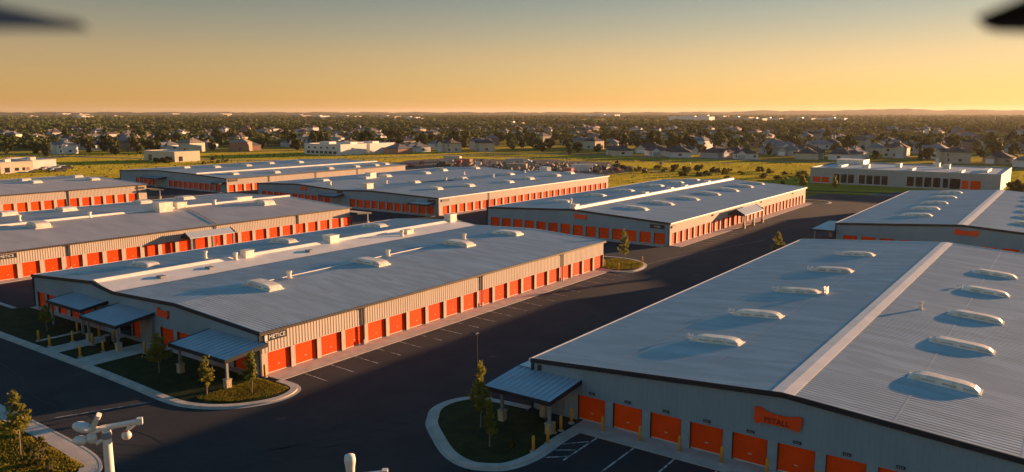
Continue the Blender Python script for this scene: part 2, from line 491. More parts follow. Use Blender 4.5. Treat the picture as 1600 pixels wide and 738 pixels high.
def kerbed_island(pts, wd, closed, lawn_extra=None, lawn_name='lawn', lawn_mat=None, h=0.13, left=True, n=8):
    L = smooth_line(pts, n, closed)
    inner = offset_line(L, wd if left else -wd, closed)
    gut = offset_line(L, (-0.32 if left else 0.32), closed)
    b = MB(); g2 = MB()
    m = len(L)
    for i in range(m if closed else m - 1):
        j = (i + 1) % m
        b.quad((*L[i], h), (*L[j], h), (*inner[j], h), (*inner[i], h))
        b.quad((*L[i], -0.05), (*L[j], -0.05), (*L[j], h), (*L[i], h))
        b.quad((*inner[j], 0), (*inner[i], 0), (*inner[i], h), (*inner[j], h))
        g2.quad((*L[i], 0.012), (*L[j], 0.012), (*gut[j], 0.008), (*gut[i], 0.008))
    k = structure(b.build('kerb', M['concrete']))
    structure(g2.build('gutter_strip', M['concrete'], k))
    poly = list(inner) + (lawn_extra or [])
    sheet(lawn_name, poly, h - 0.03, lawn_mat or M['lawn'])
    return inner

# island in front of the near-left building
inA = kerbed_island([(-125, 32.85), (-112, 32.85), (-100, 32.85), (-89, 32.8), (-79.4, 32.85), (-70.5, 32.85), (-62.9, 32.7), (-57.6, 32.55), (-54.9, 33.0), (-52.6, 34.3), (-51.1, 36.2), (-50.5, 38.2), (-51.0, 40.0), (-52.2, 40.85), (-54.15, 40.95)],
              0.55, False, [(-56.4, 40.2), (-56.4, 39.9), (-99.2, 39.9), (-100, 38.4), (-125, 38.4)])
kb = MB(); kb.box(-125, -100.2, 38.4, 38.9, -0.05, 0.135); structure(kb.build('kerb', M['concrete']))
fw = MB(); fw.box(-99.0, -56.6, 39.9, 40.72, -0.05, 0.115); structure(fw.build('footpath', M['concrete']))
for (x0, x1, y0, y1, zz) in ((-80.2, -77.8, 33.3, 39.95, 0.125), (-74.3, -71.2, 33.3, 39.95, 0.125)):
    b = MB()
    n = 4
    for k in range(n):
        s_ = (y1 - y0) / n
        b.box(x0, x1, y0 + k * s_ + 0.01, y0 + (k + 1) * s_ - 0.01, 0, zz)
    structure(b.build('footpath', M['concrete']))
rail = MB(); rail.box(-83.7, -83.2, 33.9, 38.2, 0, 0.14); structure(rail.build('kerb_edging', M['concrete']))
# island by the near-right building
kerbed_island([(-27.85, 46.8), (-27.95, 44.5), (-27.8, 41.3), (-28.3, 39.1), (-29.2, 38.1), (-30.8, 37.5), (-33.0, 38.1), (-35.8, 40.0), (-37.3, 41.2), (-38.1, 42.2), (-39.1, 43.8), (-39.2, 45.8), (-38.2, 47.5), (-36.0, 48.1), (-33.1, 48.4)],
              0.6, False, [(-33.2, 47.6), (-33.2, 47.4), (-28.8, 46.6)], left=False)
# island behind the near-left building
kerbed_island([(-56.2, 99.8), (-55.0, 99.5), (-53.4, 99.3), (-51.9, 100.0), (-51.2, 101.6), (-51.5, 104.5), (-52.9, 107.4), (-55.8, 109.3), (-60, 109.2), (-64, 107.5)], 0.45, False, [(-64, 101.4), (-56.3, 101.4)])
kerbed_island([(-56.3, 205.9), (-54.5, 205.6), (-52.0, 206.5), (-51.2, 209), (-52.5, 212), (-56, 213.2), (-62, 213)], 0.4, False, [(-62, 206.6), (-56.4, 206.6)])
# footpath and verge at the lower left corner
L = smooth_line([(-110, 24.3), (-90, 24.3), (-75, 24.3), (-66.5, 24.3), (-59, 24.35), (-53.1, 24.2), (-50.4, 23.7), (-49.0, 22.7), (-48.5, 21), (-48.4, 16), (-48.4, 5), (-48.4, -20)], 8)
inn = offset_line(L, -1.35)
kb = offset_line(L, -0.18)
b = MB(); b2 = MB()
for i in range(len(L) - 1):
    b2.quad((*L[i], 0.13), (*L[i + 1], 0.13), (*kb[i + 1], 0.13), (*kb[i], 0.13))
    b2.quad((*L[i], -0.12), (*L[i + 1], -0.12), (*L[i + 1], 0.13), (*L[i], 0.13))
    b.quad((*kb[i], 0.122), (*kb[i + 1], 0.122), (*inn[i + 1], 0.122), (*inn[i], 0.122))
structure(b.build('footpath', M['concrete'])); structure(b2.build('kerb', M['concrete']))
sheet('verge', [tuple(p) for p in inn] + [(-110, -20)], 0.09, M['lawn'])
sheet('planting_bed', wobble([(-61, 20.4), (-55, 20.8), (-52, 18), (-54, 14), (-62, 15)], 0.5, 4), 0.10, M['mulch'])
# verge between the lot and the far right building
sheet('lawn', [(-68, 236), (-30, 247.5), (-30, 250), (-70, 240)], -0.02, M['lawn'])

# grass blades: verge and meadow
def grass_patch(name, label, xy, hgt, wid, m, seed, z=0.1):
    r = np.random.default_rng(seed)
    n = len(xy)
    ang = r.uniform(0, math.pi, n)
    h = hgt * r.uniform(0.5, 1.3, n); wd = wid * r.uniform(0.6, 1.4, n)
    V = np.empty((n, 4, 3))
    dx = np.cos(ang) * wd / 2; dy = np.sin(ang) * wd / 2
    lx = r.normal(0, 0.35, n) * h; ly = r.normal(0, 0.35, n) * h
    V[:, 0] = np.c_[xy[:, 0] - dx, xy[:, 1] - dy, np.full(n, z)]
    V[:, 1] = np.c_[xy[:, 0] + dx, xy[:, 1] + dy, np.full(n, z)]
    V[:, 2] = np.c_[xy[:, 0] + dx * 0.5 + lx, xy[:, 1] + dy * 0.5 + ly, z + h]
    V[:, 3] = np.c_[xy[:, 0] - dx * 0.7 + lx, xy[:, 1] - dy * 0.7 + ly, z + h * 0.85]
    o = link(name, np_mesh(name, V.reshape(-1, 3), n, m))
    return tag(o, label, 'grass', kind='stuff')
xy = np.c_[rng.uniform(-68, -49.9, 26000), rng.uniform(14, 22.9, 26000)]
xy = xy[(xy[:, 1] < 22.75) & ((xy[:, 0] < -50.6) | (xy[:, 1] < 21.2))]
grass_patch('verge_grass', 'sunlit short grass on the verge at the lower left corner', xy, 0.2, 0.10, M['lawn_grass'], 1, 0.09)
xy = np.c_[rng.uniform(-56, -51.3, 9000), rng.uniform(34, 40.0, 9000)]
xy = xy[((xy[:, 0] + 56) / 4.3) ** 2 + ((xy[:, 1] - 38.7) / 4.6) ** 2 < 1]
grass_patch('island_grass', 'grass on the rounded tip of the near left island', xy, 0.12, 0.08, M['lawn_grass'], 2, 0.1)
xy = np.c_[rng.uniform(-58.5, -51.8, 4000), rng.uniform(100.2, 108, 4000)]
xy = xy[((xy[:, 0] + 56) / 4.2) ** 2 + ((xy[:, 1] - 104) / 4.3) ** 2 < 1]
grass_patch('island_grass', 'grass on the island behind the near left building', xy, 0.14, 0.12, M['lawn_grass'], 3, 0.1)
n = 9000
xy = np.c_[rng.uniform(-480, 60, n), rng.uniform(100, 372, n)]
def in_meadow(p):
    x, y = p[:, 0], p[:, 1]
    ok = (y > 216) | (x < -275)
    top = np.interp(x, [-560, -470, -400, -330, -300, -240, -175, -90, 60], [130, 203, 255, 322, 336, 348, 350, 370, 350])
    ok &= y < top
    yard = (x > -262) & (x < -138) & (y > 228) & (y < 326)
    ok &= ~yard
    ok &= ~((x > -75) & (y < 310) & (x < -10)) | (y > 312)
    ok &= ~((x > -430) & (x < -300) & (np.abs(y - np.interp(x, [-430, -345, -300], [200, 226, 262])) < 7))
    return ok
xy = xy[in_meadow(xy)]
patch = np.sin(xy[:, 0] * 0.05 + 1.3 * np.sin(xy[:, 1] * 0.06)) + np.sin(xy[:, 1] * 0.09 + xy[:, 0] * 0.013)
xy = xy[patch + rng.normal(0, 0.8, len(xy)) > -0.9]
grass_patch('meadow_grass', 'tall golden green grass over the fields behind the storage buildings', xy, 0.45, 0.9, M['grass'], 4, -0.06)

# ================================================================== storage buildings
M['jamb_shade'] = mat('painted_jamb_shade', (0.10, 0.035, 0.02), 0.6, 0.15, 2.0)  # door jamb sides coloured dark to paint in the shadow strip beside each door
_door_cache = {}
def door_mesh(wd, h):
    k = (round(wd, 2), round(h, 2))
    if k not in _door_cache:
        b = MB()
        n = 13
        zs = []
        for i in range(n):
            z = 0.07 + (h - 0.07) * i / n
            zs += [(z, 0.0), (z + (h - 0.07) / n * 0.72, 0.022)]
        zs.append((h, 0.0))
        for (z0, d0), (z1, d1) in zip(zs[:-1], zs[1:]):
            b.quad((d0, 0, z0), (d0, wd, z0), (d1, wd, z1), (d1, 0, z1), 0)
        b.box(-0.02, 0.03, 0, wd, 0.0, 0.07, 1)
        b.box(0.02, 0.06, wd * 0.5 - 0.10, wd * 0.5 + 0.10, 0.62, 0.67, 1)
        b.box(-0.06, -0.03, 0, wd, 0, h, 0)
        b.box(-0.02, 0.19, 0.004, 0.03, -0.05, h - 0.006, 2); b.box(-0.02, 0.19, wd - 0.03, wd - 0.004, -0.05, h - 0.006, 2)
        _door_cache[k] = b.mesh('door', [M['door'], M['door_bar'], M['jamb_shade']])
    return _door_cache[k]

def rib_samples(u0, u1, pitch, amp):
    n = max(1, round((u1 - u0) / pitch)); p = (u1 - u0) / n
    o = []
    for i in range(n):
        a = u0 + i * p
        o += [(a, 0.0), (a + p * 0.5, 0.0), (a + p * 0.62, amp), (a + p * 0.88, amp)]
    o.append((u1, 0.0))
    return o

def wall_mesh(side, c, u0, u1, ztop, doors, dh, pitch, amp, breaks=()):
    """side: 'R' wall facing +X at x=c, 'F' wall facing -Y at y=c"""
    def P(u, d, z): return (c + d, u, z) if side == 'R' else (u, c - d, z)
    b = MB(); pr = MB()
    def q(mb, ua, da, ub, db, za0, zb0, za1, zb1):
        mb.quad(P(ua, da, za0), P(ub, db, zb0), P(ub, db, zb1), P(ua, da, za1))
    zh = dh + 0.02
    rs = rib_samples(u0, u1, pitch, amp)
    ex = sorted(set([u0, u1] + list(breaks)))
    for (ua, da), (ub, db) in zip(rs[:-1], rs[1:]):
        q(b, ua, da, ub, db, zh, zh, ztop(ua), ztop(ub))
    # plain piers between the doors, proud of the ribs
    e = amp + 0.008
    edges = [u0]
    for a, w_ in doors: edges += [a, a + w_]
    edges.append(u1)
    for i in range(0, len(edges), 2):
        a, z = edges[i], edges[i + 1]
        if z - a < 0.02: continue
        q(pr, a, e, z, e, -0.05, -0.05, zh, zh)
        pr.quad(P(a, e, zh), P(z, e, zh), P(z, 0, zh), P(a, 0, zh))
        if i > 0:
            pr.quad(P(a, -0.20, -0.05), P(a, e, -0.05), P(a, e, zh), P(a, -0.20, zh))
        if i + 2 < len(edges):
            pr.quad(P(z, e, -0.05), P(z, -0.20, -0.05), P(z, -0.20, zh), P(z, e, zh))
    for a, w_ in doors:
        pr.quad(P(a, -0.20, dh), P(a + w_, -0.20, dh), P(a + w_, 0.03, dh), P(a, 0.03, dh))
        pr.quad(P(a, 0.03, dh), P(a + w_, 0.03, dh), P(a + w_, 0.03, zh + 0.05), P(a, 0.03, zh + 0.05))
    return b, pr

def prof_z(prof, x):
    return float(np.interp(x, [p[0] for p in prof], [p[1] for p in prof]))

_sky_cache = {}
_sv = random.Random(41)
def skylight_meshes(Lx, wy, h):
    k = (round(Lx, 1), round(wy, 1), round(h, 1))
    if k not in _sky_cache:
        b = MB(); n = 14
        # arched lid along X with a bevelled top edge
        rows = []
        for i in range(n + 1):
            t = i / n; x = (t - 0.5) * Lx
            arch = (max(0.0, 1 - abs(2 * t - 1) ** 4.2)) ** 0.6
            zt = 0.26 * h + 0.74 * h * arch
            yb = wy / 2
            rows.append([(x, -yb, 0.10 * h), (x, -yb, zt - 0.16 * h), (x, -yb + 0.13, zt), (x, yb - 0.13, zt), (x, yb, zt - 0.16 * h), (x, yb, 0.10 * h)])
        for r0, r1 in zip(rows[:-1], rows[1:]):
            for j in range(5):
                b.quad(r0[j], r1[j], r1[j + 1], r0[j + 1], 0)
        b.poly(list(reversed(rows[0]))); b.poly(rows[-1])
        lid = b.mesh('lid', [M['sky_white']])
        c = MB()
        c.box(-Lx / 2 - 0.12, Lx / 2 + 0.12, -wy / 2 - 0.12, wy / 2 + 0.12, -0.25, 0.11 * h)
        curb = c.mesh('curb', M['sky_white'])
        s = MB()
        for f in (-0.32, -0.02, 0.28):
            s.box(Lx * f, Lx * f + Lx * 0.2, -wy / 2 - 0.02, -wy / 2 + 0.02, 0.2 * h, 0.46 * h)
        pane = s.mesh('pane', M['sky_pane'])
        _sky_cache[k] = (lid, curb, pane)
    return _sky_cache[k]

def add_skylight(root, prof, x, y, Lx=4.2, wy=1.35, h=0.62, rail=None):
    lid, curb, pane = skylight_meshes(Lx, wy, h)
    z = prof_z(prof, x)
    sl_ = math.atan2(prof_z(prof, x + 0.5) - prof_z(prof, x - 0.5), 1.0)
    o = link('skylight', lid, root, (x, y, z + 0.03))
    o.rotation_euler = (0, -sl_, _sv.uniform(-0.02, 0.02))
    o.scale = (_sv.uniform(0.94, 1.05), _sv.uniform(0.94, 1.06), _sv.uniform(0.9, 1.08))
    link('curb', curb, o); link('pane', pane, o)
    if rail:
        b = MB()
        if rail in ('l', 'lr'):
            b.tube([(-Lx / 2 - 0.1, 0, 0.3), (-Lx / 2 - 0.55, 0.1, 0.28)], 0.05, 6)
            b.lathe([(0.09, 0), (0.14, 0.1), (0.12, 0.28), (0.05, 0.33)], -Lx / 2 - 0.55, 0.1, 8, z0=0.05)
        if rail in ('r', 'lr'):
            b.box(Lx / 2 + 0.5, Lx / 2 + 0.58, -0.5, 0.5, 0, 0.75)
            b.box(Lx / 2 + 0.8, Lx / 2 + 0.88, -0.5, 0.5, 0, 0.75)
            b.tube([(Lx / 2, 0, 0.3), (Lx / 2 + 0.8, 0, 0.3)], 0.05, 6)
        b.build('bracket', M['white_trim'], o)
    return o

def add_vent(root, prof, x, y, r=0.2, h=0.8):
    b = MB()
    b.lathe([(r * 1.5, -0.15), (r * 1.5, 0.05), (r, 0.12), (r, h * 0.72), (r * 1.35, h * 0.75), (r * 1.35, h * 0.97), (r * 0.9, h)], 0, 0, 10)
    return b.build('vent_pipe', M['sky_white'], root, loc=(x, y, prof_z(prof, x)))

def add_unit(root, prof, x, y, lx, ly, h):
    b = MB()
    b.box(-lx / 2, lx / 2, -ly / 2, ly / 2, -0.2, h * 0.9)
    b.box(-lx / 2 - 0.06, lx / 2 + 0.06, -ly / 2 - 0.06, ly / 2 + 0.06, h * 0.9, h)
    b.box(-lx / 2 + 0.2, lx / 2 - 0.2, -ly / 2 - 0.03, -ly / 2, h * 0.25, h * 0.6)
    return b.build('roof_unit', M['sky_white'], root, loc=(x, y, prof_z(prof, x)))

def text_mesh(body, size, m, name='lettering'):
    cu = bpy.data.curves.new(name, 'FONT')
    cu.body = body; cu.size = size; cu.extrude = 0.012; cu.align_x = 'CENTER'; cu.align_y = 'CENTER'
    cu.resolution_u = 2
    ob = bpy.data.objects.new('tmp', cu); COL.objects.link(ob)
    dg = bpy.context.evaluated_depsgraph_get()
    me = bpy.data.meshes.new_from_object(ob.evaluated_get(dg))
    bpy.data.objects.remove(ob)
    me.materials.clear(); me.materials.append(m)
    return me

def storage(label, x0, x1, y0, y1, prof, rdoors, fdoors, dh=2.0, dw=2.38, fw_=None, ribr=0.34, amp=0.024,
            roof_pitch=0.42, eaveR='gutter', eaveL='white_trim', roof_m='roof'):
    root = thing('storage_building', label, 'warehouse', (0, 0, 0))
    rp = [(x0 - 0.22, prof[0][1] - 0.22 * 0.06)] + list(prof[1:-1]) + [(x1 + 0.22, prof[-1][1] - 0.22 * 0.06)]
    # walls
    eR = prof[-1][1] - 0.12
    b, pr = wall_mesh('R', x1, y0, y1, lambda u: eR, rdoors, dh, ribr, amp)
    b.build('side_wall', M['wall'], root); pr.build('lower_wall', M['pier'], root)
    fz = lambda u: prof_z(prof, u) - 0.10
    brk = [p[0] for p in prof]
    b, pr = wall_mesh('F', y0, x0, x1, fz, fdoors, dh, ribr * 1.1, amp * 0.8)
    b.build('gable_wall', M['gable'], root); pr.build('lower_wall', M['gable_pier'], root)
    b = MB()
    b.quad((x0, y0, -0.05), (x0, y1, -0.05), (x0, y1, prof[0][1] - 0.1), (x0, y0, prof[0][1] - 0.1))
    b.build('side_wall', M['wall'], root)
    b = MB()
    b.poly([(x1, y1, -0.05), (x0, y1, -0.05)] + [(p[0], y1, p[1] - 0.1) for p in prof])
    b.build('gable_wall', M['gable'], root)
    # doors
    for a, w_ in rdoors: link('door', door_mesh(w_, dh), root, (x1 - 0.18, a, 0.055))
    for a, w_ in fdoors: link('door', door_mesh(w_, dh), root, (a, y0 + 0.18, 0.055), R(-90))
    # ribbed roof, ribs running down the slope
    ys = rib_samples(y0 - 0.12, y1 + 0.12, roof_pitch, 0.016)
    b = MB(); n = len(rp)
    for y, d in ys:
        for (x, z) in rp: b.v.append((x, y, z + d))
    for j in range(len(ys) - 1):
        for i in range(n - 1):
            a = j * n + i
            b.f.append((a, a + 1, a + n + 1, a + n)); b.m.append(0)
    for (xa, za), (xb, zb) in zip(rp[:-1], rp[1:]):
        b.quad((xa, y0 - 0.12, za - 0.09), (xa, y1 + 0.12, za - 0.09), (xb, y1 + 0.12, zb - 0.09), (xb, y0 - 0.12, zb - 0.09))
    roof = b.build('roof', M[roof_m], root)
    lp = MB()
    for (xa, za), (xb, zb) in zip(rp[:-1], rp[1:]):
        if xb - xa > 8:
            for f_ in ((0.5,) if xb - xa < 16 else (0.34, 0.68)):
                xm, zm = xa + (xb - xa) * f_, za + (zb - za) * f_ + 0.03
                sl_ = (zb - za) / (xb - xa)
                lp.quad((xm - 0.07, y0, zm - 0.07 * sl_ - 0.012), (xm + 0.07, y0, zm + 0.07 * sl_), (xm + 0.07, y1, zm + 0.07 * sl_), (xm - 0.07, y1, zm - 0.07 * sl_ - 0.012))
    lp.build('sheet_lap', M[roof_m], roof)
    # rake trim at both gable ends
    for ya, yb, mm in ((y0 - 0.20, y0 - 0.123, M['navy']), (y1 + 0.123, y1 + 0.2, M['white_trim'])):
        b = MB()
        for (xa, za), (xb, zb) in zip(rp[:-1], rp[1:]):
            t, lo = 0.09, -0.26
            for face in (((xa, ya, za + lo), (xb, ya, zb + lo), (xb, ya, zb + t), (xa, ya, za + t)),
                         ((xb, yb, zb + lo), (xa, yb, za + lo), (xa, yb, za + t), (xb, yb, zb + t)),
                         ((xa, ya, za + t), (xb, ya, zb + t), (xb, yb, zb + t), (xa, yb, za + t)),
                         ((xa, yb, za + lo), (xb, yb, zb + lo), (xb, ya, zb + lo), (xa, ya, za + lo))):
                b.quad(*face)
        b.build('rake_trim', mm, root)
    # gutters
    zr, zl = rp[-1][1], rp[0][1]
    b = MB(); b.box(x1 + 0.225, x1 + 0.36, y0 - 0.2, y1 + 0.2, zr - 0.2, zr + 0.035); b.build('gutter', M[eaveR], root)
    b = MB(); b.box(x0 - 0.36, x0 - 0.225, y0 - 0.2, y1 + 0.2, zl - 0.2, zl + 0.035); b.build('gutter', M[eaveL], root)
    # corner trims
    for (x, y) in ((x1 + 0.075, y0 - 0.075), (x0 - 0.075, y0 - 0.075)):
        b = MB(); b.box(x - 0.12, x + 0.06, y - 0.06, y + 0.12, 0.0, (zr if x > (x0 + x1) / 2 else zl) - 0.26)
        b.build('corner_trim', M['navy'], root)
    return root

def downspout(root, x, y, z):
    b = MB()
    b.box(x + 0.07, x + 0.19, y - 0.06, y + 0.06, 0.5, z - 0.3)
    b.box(x + 0.07, x + 0.30, y - 0.16, y + 0.16, z - 0.32, z - 0.12)
    o = b.build('downspout', M['gutter'], root)
    b = MB(); b.box(x + 0.069, x + 0.26, y - 0.14, y + 0.14, 0.04, 0.55); b.build('concrete_boot', M['concrete'], o)

def ridge_strip(root, prof, xr, wd, y0, y1, rise=0.0, m='ridge'):
    b = MB()
    xl, xx = xr - wd / 2, xr + wd / 2
    za, zb, zc = prof_z(prof, xl) + 0.065, prof_z(prof, xr) + 0.075 + rise, prof_z(prof, xx) + 0.065
    n = max(2, int((y1 - y0) / 6))
    if rise > 0:
        pr_ = [(xl, za), (xl + wd * 0.12, zb - 0.04), (xr - wd * 0.2, zb), (xr + wd * 0.2, zb), (xx - wd * 0.12, zb - 0.04), (xx, zc)]
    else:
        pr_ = [(xl, za - 0.02), (xl, za), (xr, zb), (xx, zc), (xx, zc - 0.02)]
    for k in range(n):
        ya = y0 + (y1 - y0) * k / n + 0.012; yb = y0 + (y1 - y0) * (k + 1) / n - 0.012
        for (xa, z1), (xb, z2) in zip(pr_[:-1], pr_[1:]):
            b.quad((xa, ya, z1), (xb, ya, z2), (xb, yb, z2), (xa, yb, z1))
        b.poly([(p[0], ya, p[1]) for p in reversed(pr_)]); b.poly([(p[0], yb, p[1]) for p in pr_])
    return b.build('ridge_cap', M[m], root)

def canopy(root, x0, x1, y0, y1, z_wall, z_out, out='F', cols=(), m='canopy', base=True):
    """flat metal entrance roof that falls away from the wall, dark fascia, posts with stone bases"""
    def Z(x, y):
        t = (y1 - y) / (y1 - y0) if out == 'F' else ((x - x0) / (x1 - x0) if out == 'R' else (y - y0) / (y1 - y0))
        return z_wall + (z_out - z_wall) * t
    C4 = [(x0, y0), (x1, y0), (x1, y1), (x0, y1)]
    b = MB()
    n = 12
    for k in range(n):
        xa = x0 + (x1 - x0) * k / n; xb = x0 + (x1 - x0) * (k + 1) / n
        b.quad((xa, y0, Z(xa, y0) + 0.02), (xb - 0.05, y0, Z(xb, y0) + 0.02), (xb - 0.05, y1, Z(xb, y1) + 0.02), (xa, y1, Z(xa, y1) + 0.02))
        b.quad((xb - 0.05, y0, Z(xb, y0) + 0.02), (xb, y0, Z(xb, y0) + 0.05), (xb, y1, Z(xb, y1) + 0.05), (xb - 0.05, y1, Z(xb, y1) + 0.02))
    b.quad((x0, y0, Z(x0, y0) - 0.2), (x0, y1, Z(x0, y1) - 0.2), (x1, y1, Z(x1, y1) - 0.2), (x1, y0, Z(x1, y0) - 0.2))
    o = b.build('canopy', M[m], root)
    f = MB()
    for i in range(4):
        (xa, ya), (xb, yb) = C4[i], C4[(i + 1) % 4]
        cx_, cy_ = (x0 + x1) / 2, (y0 + y1) / 2
        e = 0.08
        def ofs(x, y): return (x + (e if x > cx_ else -e), y + (e if y > cy_ else -e))
        A, B = ofs(xa, ya), ofs(xb, yb)
        za, zb = Z(xa, ya), Z(xb, yb)
        f.quad((*A, za - 0.26), (*B, zb - 0.26), (*B, zb + 0.07), (*A, za + 0.07))
        f.quad((*A, za + 0.07), (*B, zb + 0.07), (xb, yb, zb + 0.06), (xa, ya, za + 0.06))
        f.quad((xa, ya, za - 0.26), (xb, yb, zb - 0.26), (*B, zb - 0.26), (*A, za - 0.26))
    f.build('fascia', M['navy'], o)
    for (cx_, cy_) in cols:
        c = MB()
        c.box(cx_ - 0.10, cx_ + 0.10, cy_ - 0.10, cy_ + 0.10, 0.0, Z(cx_, cy_) - 0.2)
        if base:
            c.box(cx_ - 0.24, cx_ + 0.24, cy_ - 0.24, cy_ + 0.24, 0.0, 0.85, 1)
            c.box(cx_ - 0.28, cx_ + 0.28, cy_ - 0.28, cy_ + 0.28, 0.85, 0.93, 1)
        c.build('column', [M['steel'], M['stone']], o)
    return o

def porch(root, xw, xo, y0, y1, ze, zp):
    """small gabled porch against a +X wall, ridge along Y"""
    xm = (xw + xo) / 2
    b = MB()
    for s in (0, 0.12):
        pass
    b.quad((xo + 0.2, y0, ze), (xo + 0.2, y1, ze), (xm, y1, zp), (xm, y0, zp))
    b.quad((xm, y0, zp), (xm, y1, zp), (xw, y1, ze), (xw, y0, ze))
    b.quad((xo + 0.2, y0, ze - 0.14), (xm, y0, zp - 0.14), (xm, y1, zp - 0.14), (xo + 0.2, y1, ze - 0.14))
    b.quad((xo + 0.2, y0, ze - 0.14), (xo + 0.2, y1, ze - 0.14), (xo + 0.2, y1, ze), (xo + 0.2, y0, ze))
    o = b.build('porch_roof', M['canopy'], root)
    f = MB()
    for y in (y0 - 0.06, y1 + 0.06):
        f.poly([(xw, y, ze - 0.25), (xo + 0.25, y, ze - 0.25), (xo + 0.25, y, ze + 0.06), (xm, y, zp + 0.07), (xw, y, ze + 0.06)])
    f.build('pediment', M['navy'], o)  # dark colour here paints in the shade on the pediment face
    for y in (y0 + 0.3, (y0 + y1) / 2, y1 - 0.3):
        c = MB(); c.box(xo - 0.15, xo + 0.15, y - 0.15, y + 0.15, 0, ze - 0.1); c.box(xo - 0.25, xo + 0.25, y - 0.25, y + 0.25, 0, 0.8, 1)
        c.build('column', [M['steel'], M['stone']], o)
    return o

def banner(root, x, y, z, wd, h, body=None):
    """bone-shaped orange sign on a gable wall facing -Y"""
    b = MB()
    top = [(-0.5, 0.55), (-0.40, 0.62), (-0.24, 0.40), (0, 0.30), (0.24, 0.34), (0.42, 0.48), (0.5, 0.44)]
    bot = [(0.5, -0.1), (0.42, -0.55), (0.30, -0.42), (0, -0.40), (-0.3, -0.40), (-0.42, -0.5), (-0.5, -0.45)]
    pts = [(px * wd, pz * h) for px, pz in top + bot]
    b.poly([(px, -0.10, pz) for px, pz in reversed(pts)])
    b.poly([(px, 0.0, pz) for px, pz in pts])
    for i in range(len(pts)):
        a, c = pts[i], pts[(i + 1) % len(pts)]
        b.quad((a[0], -0.10, a[1]), (c[0], -0.10, c[1]), (c[0], 0, c[1]), (a[0], 0, a[1]))
    o = b.build('sign', M['sign_orange'], root, loc=(x, y, z))
    o['label'] = 'bone-shaped orange sign with dark lettering'
    if body:
        t = link('lettering', text_mesh(body, h * 0.50, M['ink']), o, (-0.02 * wd, -0.115, -0.17 * h))
        t.rotation_euler = (R(90), 0, 0)
    return o

def plaque_R(root, x, y0, y1, z0, z1, body):
    b = MB()
    b.box(0, 0.08, 0, y1 - y0, 0, z1 - z0)
    o = b.build('sign', M['dark_sign'], root, loc=(x, y0, z0))
    o['label'] = 'dark plaque with pale lettering'
    t = link('lettering', text_mesh(body, (z1 - z0) * 0.85, M['letter']), o, (0.095, (y1 - y0) * 0.56, (z1 - z0) * 0.5))
    t.rotation_euler = (R(90), 0, R(90))
    e = MB(); e.box(0.081, 0.095, 0.05, (y1 - y0) * 0.14, 0.06, (z1 - z0) - 0.06); e.build('emblem', M['letter'], o)
    return o

def drange(a, pitch, n, w_): return [(a + pitch * k, w_) for k in range(n)]

# ---- near left building: double roof with a valley band
PA = [(-99.0, 3.9), (-84.8, 4.90), (-84.2, 4.72), (-80.7, 4.32), (-69.2, 4.72), (-56.4, 4.02)]
fA = [(-98.9 + 0.5, 2.0), (-96.0, 2.0), (-93.4, 2.2), (-90.6, 2.2), (-87.8, 2.2), (-85.0, 2.2), (-77.4, 1.5), (-72.1, 2.3), (-69.2, 2.3), (-66.2, 2.3), (-63.2, 2.3), (-60.3, 2.3)]
bA = storage('long cream storage building with stepped double roof and orange doors, nearest on the left', -99.0, -56.4, 40.6, 101.0, PA, drange(41.34, 3.0, 20, 2.52), fA)
for y in (51.6, 70.6, 88.5): downspout(bA, -56.4, y + 1.1, 4.0)
# the pale valley band between the two roofs
b = MB()
nb = 1
for k in range(nb):
    ya, yb = 40.5 + 60.6 * k / nb + 0.012, 40.5 + 60.6 * (k + 1) / nb - 0.012
    pts = [(-85.0, 4.96), (-84.75, 5.14), (-84.55, 5.12), (-84.3, 4.80), (-82.6, 4.64), (-80.6, 4.40), (-80.3, 4.40)]
    for (xa, za), (xb, zb) in zip(pts[:-1], pts[1:]):
        b.quad((xa, ya, za), (xb, ya, zb), (xb, yb, zb), (xa, yb, za))
    b.poly([(p[0], ya, p[1]) for p in reversed(pts)]); b.poly([(p[0], yb, p[1]) for p in pts])
vb = b.build('valley_band', M['ridge'], bA); vb['label'] = 'cream sloping band between the two roof halves'
for (x, y) in ((-68.8, 50.3), (-69.2, 66.2), (-69.4, 83.0), (-69.6, 94.9)): add_skylight(bA, PA, x, y, 4.6, 1.7, 0.5)
for (x, y) in ((-90.9, 49.7), (-92.0, 71.1), (-93.0, 90.1)): add_skylight(bA, PA, x, y, 4.4, 1.6, 0.5, 'l')
for (x, y) in ((-69.9, 54.6), (-70.8, 70.8), (-71.6, 87.1)): add_vent(bA, PA, x, y, 0.24, 0.85)
for (x, y) in ((-84.0, 57.6), (-88.3, 56.2), (-81.6, 84.6)): add_vent(bA, PA, x, y, 0.25, 1.0)
add_unit(bA, PA, -84.4, 59.6, 1.2, 1.2, 0.9); add_unit(bA, PA, -84.6, 73.5, 1.6, 1.6, 1.0); add_unit(bA, PA, -82.4, 86.8, 1.0, 1.4, 0.7); add_unit(bA, PA, -84.8, 99.6, 1.4, 1.6, 1.2)
for (x, y) in ((-82.2, 46.8), (-82.4, 53.0), (-82.0, 67.5)):
    b = MB(); b.box(-0.5, 0.5, -0.35, 0.35, -0.1, 0.14); b.build('roof_hatch', M['steel'], bA, loc=(x, y, 4.68))
b = MB(); b.tube([(-70.2, 48, prof_z(PA, -70.2) + 0.12), (-71.5, 84, prof_z(PA, -71.5) + 0.12)], 0.05, 6); b.build('conduit', M['white_trim'], bA)
canopy(bA, -89.3, -82.0, 37.7, 40.6, 3.15, 2.72, cols=[(-88.9, 38.0), (-82.4, 38.0)], base=False)
canopy(bA, -79.7, -73.0, 36.6, 40.6, 3.25, 2.72, cols=[(-79.2, 37.1), (-73.6, 37.1)])
canopy(bA, -63.6, -55.4, 36.5, 40.6, 3.15, 2.72, cols=[(-62.9, 37.0), (-56.0, 37.0)])
banner(bA, -71.3, 40.5, 3.45, 1.9, 0.85, None)
